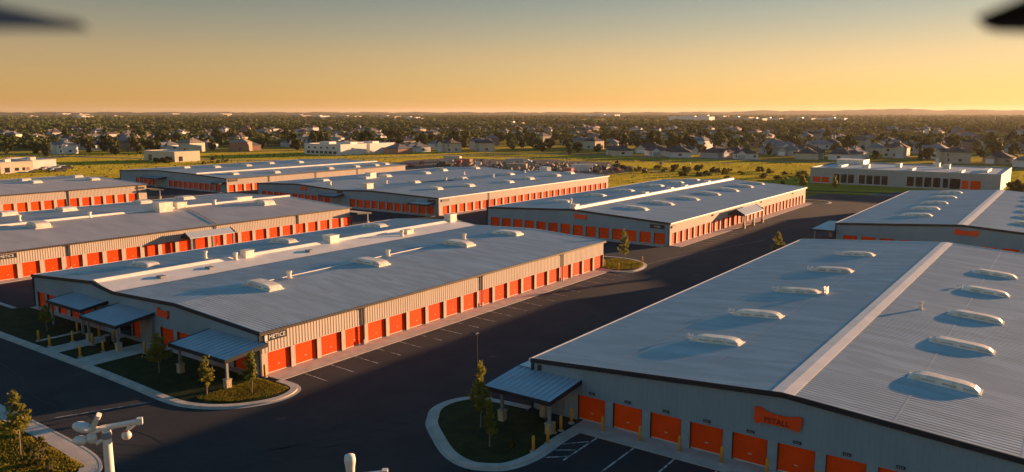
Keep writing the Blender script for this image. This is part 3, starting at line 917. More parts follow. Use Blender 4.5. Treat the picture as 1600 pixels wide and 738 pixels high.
plaque_R(bA, -56.34, 41.0, 43.4, 3.05, 3.68, 'METICE')
ent = MB(); ent.box(-79.6, -77.6, 40.42, 40.52, 0.1, 2.5); ent.build('entrance_panel', M['glass'], bA)
b = MB(); b.box(-75.3, -73.2, 40.3, 40.52, 0.1, 2.6); b.build('entrance_panel', M['steel'], bA)

# ---- near right building
PB = [(-33.0, 3.98), (-14.0, 5.32), (4.6, 3.98)]
fB = drange(-29.02, 2.97, 11, 2.34)
bB = storage('low gabled storage building with bone-shaped orange sign and yellow bollards, nearest on the right', -33.0, 4.6, 48.5, 120.0, PB, [], fB, eaveR='white_trim')
ridge_strip(bB, PB, -14.0, 1.4, 48.3, 120.2)
for i, (x, y) in enumerate(((-6.2, 58.1), (-6.4, 68.6), (-6.5, 79.0), (-6.8, 91.0), (-6.9, 101.7))): add_skylight(bB, PB, x, y, 4.1, 1.15, 0.42, 'l' if i == 3 else None)
for i, (x, y) in enumerate(((-22.4, 58.8), (-22.5, 68.8), (-22.3, 80.5), (-22.3, 93.7), (-22.5, 106.3))): add_skylight(bB, PB, x, y, 4.1, 1.15, 0.40, 'lr' if i == 2 else 'l')
add_vent(bB, PB, -10.8, 78.3, 0.16, 0.75)
banner(bB, -14.2, 48.42, 3.55, 3.0, 1.0, 'PSTALL')
for k, (a, w_) in enumerate(fB):
    b = MB(); b.box(-0.24, 0.24, -0.05, 0.0, -0.09, 0.09)
    o = b.build('number_plate', M['dark_sign'], bB, loc=(a + w_ / 2 + 0.05, 48.43, 2.32))
    b = MB()
    for q_ in range(3): b.box(-0.17 + q_ * 0.12, -0.09 + q_ * 0.12, -0.058, -0.05, -0.05, 0.05)
    b.build('digit_marks', M['steel'], o)
canopy(bB, -34.6, -28.75, 44.2, 48.5, 3.1, 2.72, cols=[(-33.4, 44.9), (-29.2, 44.9), (-31.4, 47.5)])
b = MB()
b.quad((-34.6, 48.5, 3.12), (-33.1, 48.5, 3.12), (-33.1, 56, 3.12), (-34.6, 56, 3.12)); b.quad((-34.6, 48.5, 2.9), (-34.6, 56, 2.9), (-33.1, 56, 2.9), (-33.1, 48.5, 2.9))
b.quad((-34.6, 48.5, 2.9), (-34.6, 48.5, 3.12), (-34.6, 56, 3.12), (-34.6, 56, 2.9)); b.quad((-34.6, 56, 2.9), (-34.6, 56, 3.12), (-33.1, 56, 3.12), (-33.1, 56, 2.9))
b.build('side_canopy', M['white_trim'], bB)
b = MB(); b.box(-32.6, -32.3, 48.36, 48.5, 3.2, 3.6); b.build('wall_light', M['navy'], bB)
b = MB(); b.box(-32.3, -30.2, 48.4, 48.5, 0.1, 2.3); b.build('entrance_panel', M['steel'], bB)

# ---- middle building behind the near left one
PC = [(-96.2, 4.0), (-76.2, 4.98), (-56.7, 3.98)]
bC = storage('middle storage building with cream ridge rail and gabled side porch', -96.2, -56.7, 124.6, 206.0, PC, drange(125.5, 2.55, 31, 1.95), drange(-95.35, 2.752, 14, 2.12), dh=2.1, eaveR='white_trim', roof_pitch=0.5)
ridge_strip(bC, PC, -76.2, 1.3, 124.4, 206.2, 0.42)
for (x, y) in ((-68.8, 135.2), (-68.5, 146.0), (-67.9, 157.6), (-67.9, 169.9), (-67.9, 180.9), (-68.4, 192.4), (-68.6, 202.0)): add_skylight(bC, PC, x, y, 5.0, 1.5, 0.48)
for (x, y) in ((-87.2, 137.5), (-87.4, 152.3), (-87.5, 165.6), (-87.1, 181.1), (-86.7, 192.7), (-86.8, 203.0)): add_skylight(bC, PC, x, y, 5.0, 1.5, 0.48)
add_unit(bC, PC, -76.4, 125.6, 1.2, 1.2, 0.9); add_vent(bC, PC, -77.3, 125.6, 0.2, 2.0)
for y in (155, 168, 176, 190): add_unit(bC, PC, -76.6, y, 1.2, 1.4, 0.8)
porch(bC, -56.6, -53.4, 152.0, 163.5, 2.75, 3.75)
banner(bC, -74.4, 124.5, 3.75, 2.6, 0.95, None)
b = MB(); b.box(-60.3, -57.6, 124.42, 124.52, 2.85, 3.55); o = b.build('sign', M['dark_sign'], bC); o['label'] = 'dark plaque beside the corner'
t = link('lettering', text_mesh('CUBES', 0.42, M['letter']), o, (-58.95, 124.41, 3.2)); t.rotation_euler = (R(90), 0, 0)
b = MB(); b.box(-56.62, -56.5, 125.3, 126.6, 3.0, 3.4); b.build('wall_light', M['gutter'], bC)
for y in (144, 172, 195):
    b = MB(); b.box(-56.62, -56.45, y - 0.2, y + 0.2, 3.2, 3.5); b.build('wall_light', M['gutter'], bC)

# ---- right building behind the near right one
PH = [(-33.4, 3.98), (-14.6, 5.22), (4.4, 3.98)]
bH = storage('gabled storage building on the far right, half hidden by the nearest right roof', -33.4, 4.4, 141.5, 211.3, PH, [], drange(-32.2, 2.9, 12, 2.25), dh=2.05, eaveR='white_trim', roof_pitch=0.5)
ridge_strip(bH, PH, -14.6, 1.5, 141.3, 211.5)
for (x, y) in ((-23.2, 154.3), (-23.5, 166.0), (-23.6, 177.7), (-23.8, 191.1), (-24.0, 203.5)): add_skylight(bH, PH, x, y, 4.8, 1.4, 0.5)
for (x, y) in ((-6.0, 152.3), (-6.2, 162.7), (-6.4, 171.8), (-6.6, 182.5), (-6.8, 192.6), (-7, 202)): add_skylight(bH, PH, x, y, 4.6, 1.4, 0.5)
canopy(bH, -37.2, -33.5, 140.0, 152.0, 2.95, 2.8, cols=[(-36.7, 140.5), (-36.7, 151.5)], m='white_trim')
banner(bH, -13.9, 141.4, 4.05, 3.4, 0.95, None)

# ---- left second building (behind the near left one)
PF = [(-163.0, 4.0), (-157.0, 4.45), (-137.4, 5.0), (-118.4, 4.0)]
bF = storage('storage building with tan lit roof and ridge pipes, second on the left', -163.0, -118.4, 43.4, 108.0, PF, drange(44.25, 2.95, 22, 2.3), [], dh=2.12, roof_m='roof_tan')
ridge_strip(bF, PF, -137.4, 0.9, 43.2, 108.2, 0.3)
for (x, y) in ((-154.2, 69.9), (-154.9, 85.2), (-154.6, 94.4), (-156.8, 60.7)): add_skylight(bF, PF, x, y, 3.6, 2.6, 0.75)
for (x, y) in ((-133.8, 56.3), (-131.8, 97.7)): add_skylight(bF, PF, x, y, 3.4, 2.4, 0.9)
add_unit(bF, PF, -135.9, 78.6, 2.2, 2.6, 1.7); add_unit(bF, PF, -137.6, 83, 1.6, 2.0, 1.1); add_unit(bF, PF, -137.8, 97, 1.4, 3.4, 0.9)
for (x, y) in ((-137.2, 66), (-143.3, 57.4), (-137, 90)): add_vent(bF, PF, x, y, 0.25, 1.0)
b = MB(); b.box(-0.05, 0.05, 0, 0.06, 0, 0.02); 
b = MB(); b.tube([(-137, 83.6, 5.06), (-127, 80.7, 4.56), (-118.6, 77.9, 4.10)], 0.05, 5); b.build('conduit', M['gutter'], bF)
for y in (53.6, 77.6, 95): downspout(bF, -118.4, y, 4.0)
porch(bF, -118.3, -115.9, 71.2, 79.6, 2.72, 3.5)
plaque_R(bF, -118.34, 43.7, 46.6, 3.0, 3.65, 'METICE')
canopy(bF, -122.0, -116.5, 108.3, 112.0, 2.95, 2.7, out='B', cols=[(-117, 111.5)], m='white_trim')

# ---- middle back building (double gable)
PD = [(-180.0, 4.0), (-163.4, 4.62), (-147.6, 3.92), (-137.0, 4.40), (-115.5, 3.96)]
fD = [(a, 2.0) for a in np.arange(-178.2, -152, 2.51)] + [(a, 2.0) for a in np.arange(-144.1, -116.4, 2.52)]
bD = storage('wide double-gabled storage building in the middle background with many roof lights', -180.0, -115.5, 131.6, 209.0, PD, drange(133.0, 2.9, 26, 2.2), fD, dh=2.02, roof_pitch=0.6, eaveR='white_trim')
for (x, y) in ((-128.0, 144.9), (-127.0, 156.1), (-125.4, 171.1), (-126.8, 182.9), (-126.8, 196.9), (-128.3, 207), (-142.2, 171.7), (-139.5, 190.7), (-162.5, 203.2), (-164.1, 188.8), (-161.4, 177.9), (-165.8, 141.9), (-162.6, 154.3), (-162.6, 162.4), (-145.8, 156.3)):
    add_skylight(bD, PD, x, y, 3.2, 2.0, 0.62)
for (x, y) in ((-156.9, 136.7), (-142, 165), (-150, 150), (-137, 180), (-152, 185), (-140, 200)): add_vent(bD, PD, x, y, 0.3, 0.9)
add_unit(bD, PD, -142.9, 136.4, 2.0, 2.2, 1.4); add_unit(bD, PD, -162.5, 156.5, 2.2, 2.2, 1.5)
b = MB(); b.tube([(-146, 157, 4.1), (-140, 166, 4.35)], 0.08, 5); b.build('conduit', M['gutter'], bD)
canopy(bD, -152.0, -146.2, 128.6, 131.6, 3.0, 2.65, cols=[(-151.5, 129), (-146.7, 129)])
canopy(bD, -122.3, -116.6, 129.0, 131.6, 2.9, 2.6, cols=[(-117, 129.4)], m='white_trim')
banner(bD, -161.0, 131.5, 3.6, 2.4, 0.9, None)
downspout(bD, -115.5, 150.0, 4.0)
for (ya, yb) in ((132.6, 135.2),):
    b = MB(); b.box(-115.44, -115.36, ya, yb, 3.0, 3.55); b.build('sign', M['gutter'], bD)
b = MB(); b.box(-118.6, -116.3, 131.42, 131.52, 2.9, 3.5); b.build('sign', M['dark_sign'], bD)
b = MB(); b.box(-148.5, -146.6, 131.42, 131.52, 3.2, 3.7); b.build('sign', M['dark_sign'], bD)

# ---- far left back building
PE = [(-258.0, 4.0), (-234.0, 4.85), (-214.5, 4.55), (-199.5, 3.96)]
fE = [(a, 2.05) for a in np.arange(-248.4, -238, 2.5)] + [(a, 2.1) for a in np.arange(-229.2, -203, 2.72)]
bE = storage('far storage building with cream ridge line at the back left', -258.0, -199.5, 135.2, 209.4, PE, drange(135.9, 2.9, 25, 2.15), fE, dh=2.05, roof_pitch=0.7)
ridge_strip(bE, PE, -214.5, 1.4, 135, 209.6, 0.35)
for (x, y) in ((-204.7, 156.1), (-204.5, 177.7), (-204.6, 189.5), (-205.6, 205), (-234.2, 176.5), (-230.6, 186.5), (-208.4, 143.7), (-240.7, 147.7), (-232.5, 153.6), (-230.8, 164.5), (-204.0, 198.4)):
    add_skylight(bE, PE, x, y, 3.4, 2.0, 0.62)
canopy(bE, -239.5, -230.5, 131.6, 135.2, 3.0, 2.7, cols=[(-239, 132), (-231, 132)])
canopy(bE, -203.5, -199.9, 133.0, 135.2, 2.9, 2.65, cols=[(-203, 133.3)], m='white_trim')
for y in (150, 168, 186): downspout(bE, -199.5, y, 4.0)
b = MB(); b.box(-199.44, -199.36, 135.9, 138.9, 3.0, 3.6); b.build('sign', M['gutter'], bE)
# ---- far left building
PG = [(-245.0, 4.2), (-222.0, 5.0), (-197.8, 4.3)]
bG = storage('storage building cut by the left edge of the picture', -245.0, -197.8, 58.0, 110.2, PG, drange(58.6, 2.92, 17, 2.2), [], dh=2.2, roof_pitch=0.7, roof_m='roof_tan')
for (x, y) in ((-229.4, 94.0), (-218.9, 92.2), (-229.2, 107.5), (-216.1, 105.6)): add_skylight(bG, PG, x, y, 3.4, 2.2, 0.62)
for y in (90.5, 107.9): downspout(bG, -197.8, y, 4.3)
canopy(bG, -203, -196.2, 110.4, 114, 3.0, 2.7, out='B', cols=[(-197, 113.4)], m='white_trim')
b = MB(); b.box(-197.74, -197.66, 107.4, 109.6, 3.2, 3.7); b.build('sign', M['gutter'], bG)

# ================================================================== other buildings around the fields
def box_building(name, label, x0, x1, y0, y1, h, m, windows=(), doors=(), parapet=0.4, units=(), bumps=()):
    root = thing(name, label, 'building', (x0, y0, 0))
    b = MB()
    b.box(0, x1 - x0, 0, y1 - y0, -0.1, h - 0.02)
    b.build('wall', m, root)
    p = MB()
    for (a, c, d, e) in ((-0.05, x1 - x0 + 0.05, -0.05, 0.25), (-0.05, x1 - x0 + 0.05, y1 - y0 - 0.25, y1 - y0 + 0.05), (-0.05, 0.25, 0.25, y1 - y0 - 0.25), (x1 - x0 - 0.25, x1 - x0 + 0.05, 0.25, y1 - y0 - 0.25)):
        p.box(a, c, d, e, h - 0.15, h + parapet)
    p.build('parapet', m, root)
    b = MB(); b.quad((0.25, 0.25, h + 0.02), (x1 - x0 - 0.25, 0.25, h + 0.02), (x1 - x0 - 0.25, y1 - y0 - 0.25, h + 0.02), (0.25, y1 - y0 - 0.25, h + 0.02)); b.build('roof', M['roof'], root)
    for (side, a, c, z0, z1, mm) in windows:
        b = MB(); f = MB()
        if side == 'F':
            b.box(a - x0, c - x0, -0.03, 0.02, z0, z1); f.box(a - x0 - 0.12, c - x0 + 0.12, -0.06, 0.0, z0 - 0.12, z0 - 0.001)
        else:
            W_ = x1 - x0
            b.box(W_ - 0.02, W_ + 0.03, a - y0, c - y0, z0, z1); f.box(W_, W_ + 0.06, a - y0 - 0.12, c - y0 + 0.12, z0 - 0.12, z0 - 0.001)
        o = b.build('door' if mm == 'door' else 'window', M[mm], root)
        f.build('sill', M['white_trim'], o)
    for (x, y, lx, ly, hh) in units:
        b = MB(); b.box(-lx / 2, lx / 2, -ly / 2, ly / 2, 0, hh); b.box(-lx / 2 - 0.1, lx / 2 + 0.1, -ly / 2 - 0.1, ly / 2 + 0.1, hh, hh + 0.12)
        b.build('roof_unit', M['sky_white'], root, loc=(x - x0, y - y0, h))
    return root
M['office'] = mat('grey_office_wall', (0.37, 0.37, 0.355), 0.7, 0.06, 0.5)
# long building at the right behind the lots
wI = [('F', -71.4, -69.0, 0.3, 2.1, 'door'), ('F', -68.6, -66.3, 0.3, 2.1, 'door')]
wI += [('F', a, a + 1.75, 0.4, 3.2, 'glass') for a in (-64.9, -62.7, -60.5, -57.2, -55.0, -52.8, -50.6)]
wI += [('F', a, a + 1.9, 0.4, 3.35, 'glass') for a in (-43.4, -41.0, -38.6, -36.2)]
wI += [('F', -33.6, -32.2, 0.4, 3.2, 'glass'), ('F', -31.8, -29.0, 0.2, 3.3, 'glass'), ('F', -28.6, -26.9, 0.3, 2.9, 'door'), ('F', -26.4, -23.7, 0.3, 2.9, 'door')]
box_building('storage_office', 'long flat-roofed building with tall dark windows and a few orange doors at right', -72.3, -18.8, 267, 305, 4.7, M['office'], wI,
             units=[(-66, 285, 1.5, 14, 0.5), (-58, 280, 2, 2, 1.0), (-50, 290, 1.6, 3, 1.2), (-44, 278, 1.4, 6, 0.5), (-36, 292, 2, 2, 1.3), (-30, 276, 1.2, 8, 0.5), (-24, 285, 1.5, 12, 0.6), (-40, 300, 2, 2, 1.2), (-66.5, 299, 9, 9, 1.5)])
# white office block beyond the fields
w1 = [('F', -351 + 3.6 * k, -351 + 3.6 * k + 2.6, 0.5, 2.0, 'far_glass') for k in range(7)] + [('F', -350 + 5 * k, -350 + 5 * k + 1.8, 3.3, 4.2, 'far_glass') for k in range(5)]
box_building('office_building', 'white two storey office block beyond the middle field, one side sunlit', -353, -323.5, 290, 309, 5.4, M['hw_white'], w1, units=[(-345, 300, 8, 5, 1.2), (-331, 303, 8, 5, 1.2)])
box_building('office_building', 'second white block just behind the white office, sunlit side', -347, -325, 313, 333, 5.2, M['hw_white'], [], units=[(-333, 322, 7, 5, 1.2)])
box_building('shed_building', 'cream walled shed standing alone in the left field', -368, -341.5, 205, 218, 4.4, M['hw_cream'], [('F', -364, -361, 0.2, 3, 'far_glass'), ('R', 207, 209, 0.2, 2.5, 'far_glass')])
w3 = [('R', 128.5, 130.2, 0.3, 2.2, 'far_glass'), ('R', 132, 133.4, 0.8, 2.0, 'far_glass'), ('R', 134.6, 135.6, 0.8, 2.0, 'far_glass'), ('R', 136, 137.2, 0.8, 2.0, 'hw_brick')]
box_building('shop_building', 'cream shop with brown doorway at the left edge', -352, -329, 127, 138.5, 3.9, M['hw_cream'], w3, units=[(-338, 133, 2, 2, 1)])
box_building('shop_building', 'low white building behind the cream shop at the left edge', -365, -340, 143, 152, 3.6, M['hw_white'], [], units=[(-350, 147, 3, 2, 1)])
for i, (x, y, w_, d_, h_) in enumerate(((-5985, 2758, 90, 60, 16), (-4909, 2354, 120, 60, 14), (-3085, 1310, 30, 30, 10), (-2668, 1289, 60, 40, 11), (-4224, 2850, 140, 60, 16), (-2300, 1878, 70, 40, 13), (-2040, 1744, 50, 40, 12), (-1972, 1793, 120, 30, 11), (-1851, 1856, 110, 30, 11), (-1651, 1756, 60, 30, 9), (-1402, 1515, 40, 20, 8), (-730, 1009, 36, 16, 7), (-1777, 3143, 160, 50, 13), (-1020, 2482, 150, 50, 12), (-734, 1998, 80, 40, 11), (-584, 1790, 60, 30, 10), (-571, 1669, 40, 30, 10), (-525, 1832, 60, 40, 10), (-467, 1875, 60, 30, 10), (-5349, 3218, 90, 50, 16), (-2842, 1486, 50, 30, 10), (-900, 2100, 120, 40, 11))):
    m_ = M[('hw_white', 'hw_cream', 'hw_tan')[i % 3]]
    o = box_building('warehouse', 'pale block rising above the tree tops near the horizon', x - w_ / 2, x + w_ / 2, y - d_ / 2, y + d_ / 2, h_, m_,
                 [('R', y - d_ * 0.4, y + d_ * 0.4, h_ * 0.55, h_ * 0.65, 'far_glass')], units=[(x, y, w_ * 0.2, d_ * 0.3, 2)])
    o['group'] = 'pale blocks on the horizon'

# ---- houses
_hc = {}
def house_parts(v, wc, rc):
    k = (v, wc, rc)
    if k in _hc: return _hc[k]
    W, D, h, two = [(13, 11, 3.2, 0), (15, 12, 3.3, 0), (11.5, 10.5, 5.8, 1), (12.5, 10, 5.9, 1), (17, 12, 3.2, 0)][v]
    rise = [2.7, 3.0, 2.6, 3.0, 3.2][v]
    b = MB(); b.box(-W / 2, W / 2, -D / 2, D / 2, -0.2, h)
    px = W * (0.22 if v % 2 else -0.2); pw = W * 0.36; pd = 2.2
    b.box(px - pw / 2, px + pw / 2, -D / 2 - pd, -D / 2, -0.2, h - 0.05)
    b.poly([(px - pw / 2, -D / 2 - pd, h - 0.05), (px + pw / 2, -D / 2 - pd, h - 0.05), (px, -D / 2 - pd, h + pw * 0.33)])
    wall = b.mesh('wall', M['hw_' + wc])
    r = MB(); e = 0.5
    X, Y = W / 2 + e, D / 2 + e
    zr = h + rise; rx = max(0.6, X - Y)
    A, B, C, Dd = (-X, -Y, h - 0.1), (X, -Y, h - 0.1), (X, Y, h - 0.1), (-X, Y, h - 0.1)
    P, Q = (-rx, 0, zr), (rx, 0, zr)
    r.quad(A, B, Q, P); r.poly([B, C, Q]); r.quad(C, Dd, P, Q); r.poly([Dd, A, P])
    r.quad(A, Dd, C, B)
    g0, g1 = px - pw / 2 - 0.4, px + pw / 2 + 0.4
    yf = -D / 2 - pd - 0.4; zt = h + pw * 0.36 + 0.1
    r.quad((g0, yf, h - 0.12), (g0, 0, h - 0.12), (px, 0, zt), (px, yf, zt)); r.quad((px, yf, zt), (px, 0, zt), (g1, 0, h - 0.12), (g1, yf, h - 0.12))
    roof = r.mesh('roof', M['hr_' + rc])
    w_ = MB()
    win = []
    for (x, z) in ([(-W * 0.36, 1.0), (W * 0.36 if px < 0 else 0.0, 1.0)] + ([(-W * 0.3, 3.7), (W * 0.3, 3.7)] if two else [])):
        q = MB(); q.box(x - 0.75, x + 0.75, -D / 2 - 0.05, -D / 2 + 0.02, z, z + 1.3); win.append(q.mesh('window', M['far_glass']))
    q = MB(); q.box(W / 2 - 0.02, W / 2 + 0.05, -1.0, 0.8, 1.0, 2.3); win.append(q.mesh('window', M['far_glass']))
    q = MB(); q.box(px - pw * 0.4, px + pw * 0.4, -D / 2 - pd - 0.06, -D / 2 - pd + 0.02, 0, 2.3); gd = q.mesh('garage_door', M['hw_white' if wc != 'white' else 'hw_grey'])
    q = MB(); q.box(rx * 0.3, rx * 0.3 + 0.8, 1.2, 2.0, h + rise * 0.5, zr + 0.5); ch = q.mesh('chimney', M['hw_brick'])
    _hc[k] = (wall, roof, win, gd, ch)
    return _hc[k]
HS = [(-465, 213), (-584, 255), (-853, 337), (-869, 352), (-690, 341), (-519, 265), (-623, 315), (-703, 373), (-914, 409), (-756, 407), (-688, 384), (-622, 334), (-523, 286), (-598, 334), (-659, 384), (-646, 393), (-556, 317), (-524, 312), (-529, 336), (-446, 284), (-458, 297), (-554, 366), (-560, 379), (-696, 451), (-603, 425), (-474, 297), (-462, 273), (-446, 295), (-495, 347), (-430, 380), (-482, 435), (-487, 450), (-478, 466), (-431, 423), (-414, 405), (-313, 323), (-413, 441), (-396, 415), (-320, 346), (-343, 392), (-317, 371), (-302, 355), (-306, 389), (-288, 372), (-340, 445), (-474, 518), (-478, 537), (-338, 506), (-356, 544), (-300, 488), (-268, 447), (-252, 436), (-256, 464), (-272, 508), (-286, 543), (-594, 879), (-580, 940), (-568, 898), (-203, 381), (-186, 390), (-200, 412), (-170, 384), (-180, 408), (-153, 391), (-137, 388), (-149, 407), (-273, 553), (-262, 569), (-250, 585), (-314, 702), (-236, 580), (-310, 785), (-220, 605), (-185, 531), (-310, 846), (-204, 625), (-197, 600), (-175, 550), (-143, 446), (-128, 433), (-169, 583), (-178, 638), (-127, 458), (-112, 407), (-138, 529), (-168, 662), (-137, 553), (-95, 411), (-96, 432), (-118, 544), (-98, 497), (-78, 444), (-80, 492), (-60, 447), (-137, 668), (-113, 638), (-48, 412), (-56, 474), (-31, 420), (-16, 402), (-74, 564), (-56, 559)]
hr = random.Random(3)
for ring in range(240):     # more homes farther back in the trees
    a = R(YAW) + hr.uniform(R(-34), R(34)); d = hr.uniform(500, 1150)
    HS.append((-math.sin(a) * d, math.cos(a) * d))
kept = []
for (x, y) in HS:
    if all((x - p) ** 2 + (y - q) ** 2 > 15.5 ** 2 for p, q in kept): kept.append((x, y))
wcs = ['cream', 'tan', 'white', 'white', 'grey', 'cream', 'brick']; rcs = ['charcoal', 'brown', 'grey', 'grey', 'tan', 'tan']
HOUSES = []
for i, (x, y) in enumerate(kept):
    d = math.hypot(x, y)
    az = math.degrees(math.atan2(-x, y)) - YAW
    side = 'far left' if az > 20 else 'left' if az > 7 else 'centre' if az > -7 else 'right' if az > -20 else 'far right'
    v = hr.choice([0, 1, 2, 4, 0, 1] if d < 420 else [0, 1, 2, 3, 4]); wc = hr.choice(wcs); rc = hr.choice(rcs)
    if -215 < x < -90 and 375 < y < 415: rc = 'charcoal'; wc = hr.choice(['white', 'grey', 'cream']); v = hr.choice([0, 1, 4])
    if (x, y) in ((-302, 355), (-306, 389), (-288, 372), (-252, 436)): v = 2; wc = 'cream'
    wall, roof, win, gd, ch = house_parts(v, wc, rc)
    nm = {0: 'compact', 1: 'broad', 2: 'two storey', 3: 'tall gabled', 4: 'long low'}[v]
    where = 'at the field edge' if d < 440 else 'among the nearer trees' if d < 620 else 'deep in the far trees'
    lb = f'{nm} {wc} walled house with {rc} hip roof {where}, {side}'
    ho = thing('house', lb, 'house', (x, y, 0), R(hr.choice([0, 0, 90, -90, 180, 35, -55]) + hr.uniform(-12, 12)), f'{where} houses {side}')
    HOUSES.append((x, y)); ho.scale = (0.88, 0.88, 0.88)
    link('wall', wall, ho); ro = link('roof', roof, ho); link('chimney', ch, ro); link('garage_door', gd, ho)
    if d < 700:
        for q in win: link('window', q, ho)

# ================================================================== trees
def crown_mesh(name, seed, h, r, n, leaf, m, base=0.25, conical=0.0):
    q = np.random.default_rng(seed)
    nl = max(9, n // 30)
    t = q.uniform(base, 0.97, nl)
    prof = np.sin(np.clip((t - base) / (1 - base), 0.04, 0.98) * math.pi) ** 0.6 * (1 - conical * (t - base) / (1 - base))
    ang = q.uniform(0, 2 * math.pi, nl); rad = r * prof * np.sqrt(q.uniform(0.15, 1.0, nl)) * 0.8
    lobes = np.c_[np.cos(ang) * rad, np.sin(ang) * rad, t * h]
    ls = r * q.uniform(0.16, 0.36, nl)
    idx = q.integers(0, nl, n)
    d = q.normal(size=(n, 3)); d /= np.linalg.norm(d, axis=1, keepdims=True)
    c = lobes[idx] + d * (ls[idx] * q.uniform(0.45, 1.05, n))[:, None]
    nn = d + q.normal(0, 0.55, (n, 3))
    return quads_mesh(name, c, leaf * q.uniform(0.6, 1.5, n), m, nn, seed=seed + 1)
def trunk_mesh(h, r, top, limbs, seed, m):
    q = random.Random(seed); b = MB()
    b.tube([(0, 0, -0.1), (0.02 * h * q.uniform(-1, 1), 0.02 * h * q.uniform(-1, 1), h * 0.4), (0.03 * h * q.uniform(-1, 1), 0.03 * h * q.uniform(-1, 1), h * top)], [r, r * 0.75, r * 0.2], 7)
    for k in range(limbs):
        a = q.uniform(0, 6.28); z = h * q.uniform(0.35, 0.7); L_ = h * q.uniform(0.16, 0.28)
        b.tube([(0, 0, z), (math.cos(a) * L_ * 0.5, math.sin(a) * L_ * 0.5, z + L_ * 0.6), (math.cos(a) * L_, math.sin(a) * L_, z + L_)], [r * 0.45, r * 0.3, r * 0.1], 5)
    return b.mesh('trunk', m)
def feather_crown(seed, h, r, n, leaf, m, base=0.26):
    q = np.random.default_rng(seed)
    nb_ = 34
    t = q.uniform(base, 0.98, nb_)
    ln = r * (1.05 - 0.85 * (t - base) / (1 - base)) * q.uniform(0.55, 1.15, nb_)
    a = q.uniform(0, 2 * math.pi, nb_); up_ = q.uniform(0.35, 0.9, nb_)
    w_ = ln / ln.sum()
    idx = q.choice(nb_, n, p=w_)
    s = q.uniform(0.15, 1.0, n) ** 0.8
    c = np.c_[np.cos(a[idx]) * ln[idx] * s, np.sin(a[idx]) * ln[idx] * s, t[idx] * h + ln[idx] * s * up_[idx]]
    c += q.normal(0, 0.05 + 0.05 * r, (n, 3))
    b = MB()
    me = quads_mesh('crown', c, leaf * q.uniform(0.5, 1.5, n), M[m], seed=seed + 1, aspect=0.7)
    for k in range(nb_):
        b.tube([(0, 0, t[k] * h), (math.cos(a[k]) * ln[k] * 0.9, math.sin(a[k]) * ln[k] * 0.9, t[k] * h + ln[k] * 0.9 * up_[k])], [0.016, 0.005], 4)
    return me, b.mesh('branches', M['bark'])
def young_tree(x, y, h, r, seed, label, n=430, leaf=0.15, z=0.1, lm='leaf_young'):
    o = thing('young_tree', label, 'tree', (x, y, z), 0, None)
    link('trunk', trunk_mesh(h, 0.055, 0.95, 0, seed, M['bark']), o)
    cm, bm_ = feather_crown(seed, h, r, int(n * 1.5), leaf, lm)
    link('crown', cm, o); link('branches', bm_, o)
    return o
young_tree(-55.9, 35.0, 3.3, 0.75, 1, 'young sunlit tree on the near left island in front of the canopy')
young_tree(-53.2, 37.3, 3.6, 0.65, 2, 'slim young tree at the corner of the near left building', 700, 0.2)
young_tree(-64.3, 35.8, 3.6, 1.1, 3, 'dim young tree in shade between the two right-hand canopies of the left building', 900)
young_tree(-86.8, 36.4, 2.6, 0.8, 4, 'small shaded tree before the left end of the near left building', 600)
young_tree(-31.3, 40.6, 3.4, 0.5, 5, 'front young tree on the kerbed island by the near right building', 900)
young_tree(-33.9, 42.9, 5.0, 0.7, 6, 'rear taller young tree on the kerbed island by the near right building', 1200)
young_tree(-55.4, 105.6, 5.2, 1.0, 7, 'thin young tree on the island behind the near left building', 900)
young_tree(-55.5, 20.9, 4.7, 0.95, 8, 'sunlit young tree on the grass verge at the lower left corner', 700, 0.18)
young_tree(-37.2, 122.0, 4.3, 1.1, 9, 'tree top showing above the left eave of the near right roof', 800)
young_tree(-66.5, 238, 4.5, 1.3, 10, 'young tree left on the lawn before the long dark-windowed building', 500, 0.4, -0.03)
young_tree(-58.0, 240, 4.5, 1.3, 11, 'young tree right on the lawn before the long dark-windowed building', 500, 0.4, -0.03)
def shrub(x, y, h, r, seed, label, n=350, leaf=0.3, m='scrub', group=None, z=0.1):
    o = thing('shrub', label, 'shrub', (x, y, z), 0, group)
    b = MB(); q = random.Random(seed)
    for k in range(5):
        a = q.uniform(0, 6.28); b.tube([(0, 0, -0.1), (math.cos(a) * r * 0.5, math.sin(a) * r * 0.5, h * 0.7)], [0.03, 0.012], 5)
    b.build('stems', M['bark'], o)
    link('foliage', crown_mesh('foliage', seed, h, r, n, leaf, M[m], 0.1, 0.2), o)
    return o
shrub(-53.4, 21.2, 1.7, 1.0, 21, 'loose feathery shrub beside the footpath at the lower left', 330, 0.13)
shrub(-54.4, 21.6, 1.1, 0.8, 22, 'low shrub between verge tree and feathery shrub', 200, 0.12)
shrub(-51.6, 21.0, 0.9, 0.6, 23, 'small shrub by the bend of the lower left footpath', 160, 0.11)
shrub(-30.0, 41.4, 0.5, 0.4, 24, 'tiny shrub on the kerbed island by the near right building', 160, 0.12)
shrub(-14.5, 262, 3.4, 3.6, 25, 'bright yellow green bush at the right end of the dark-windowed building', 900, 0.5)

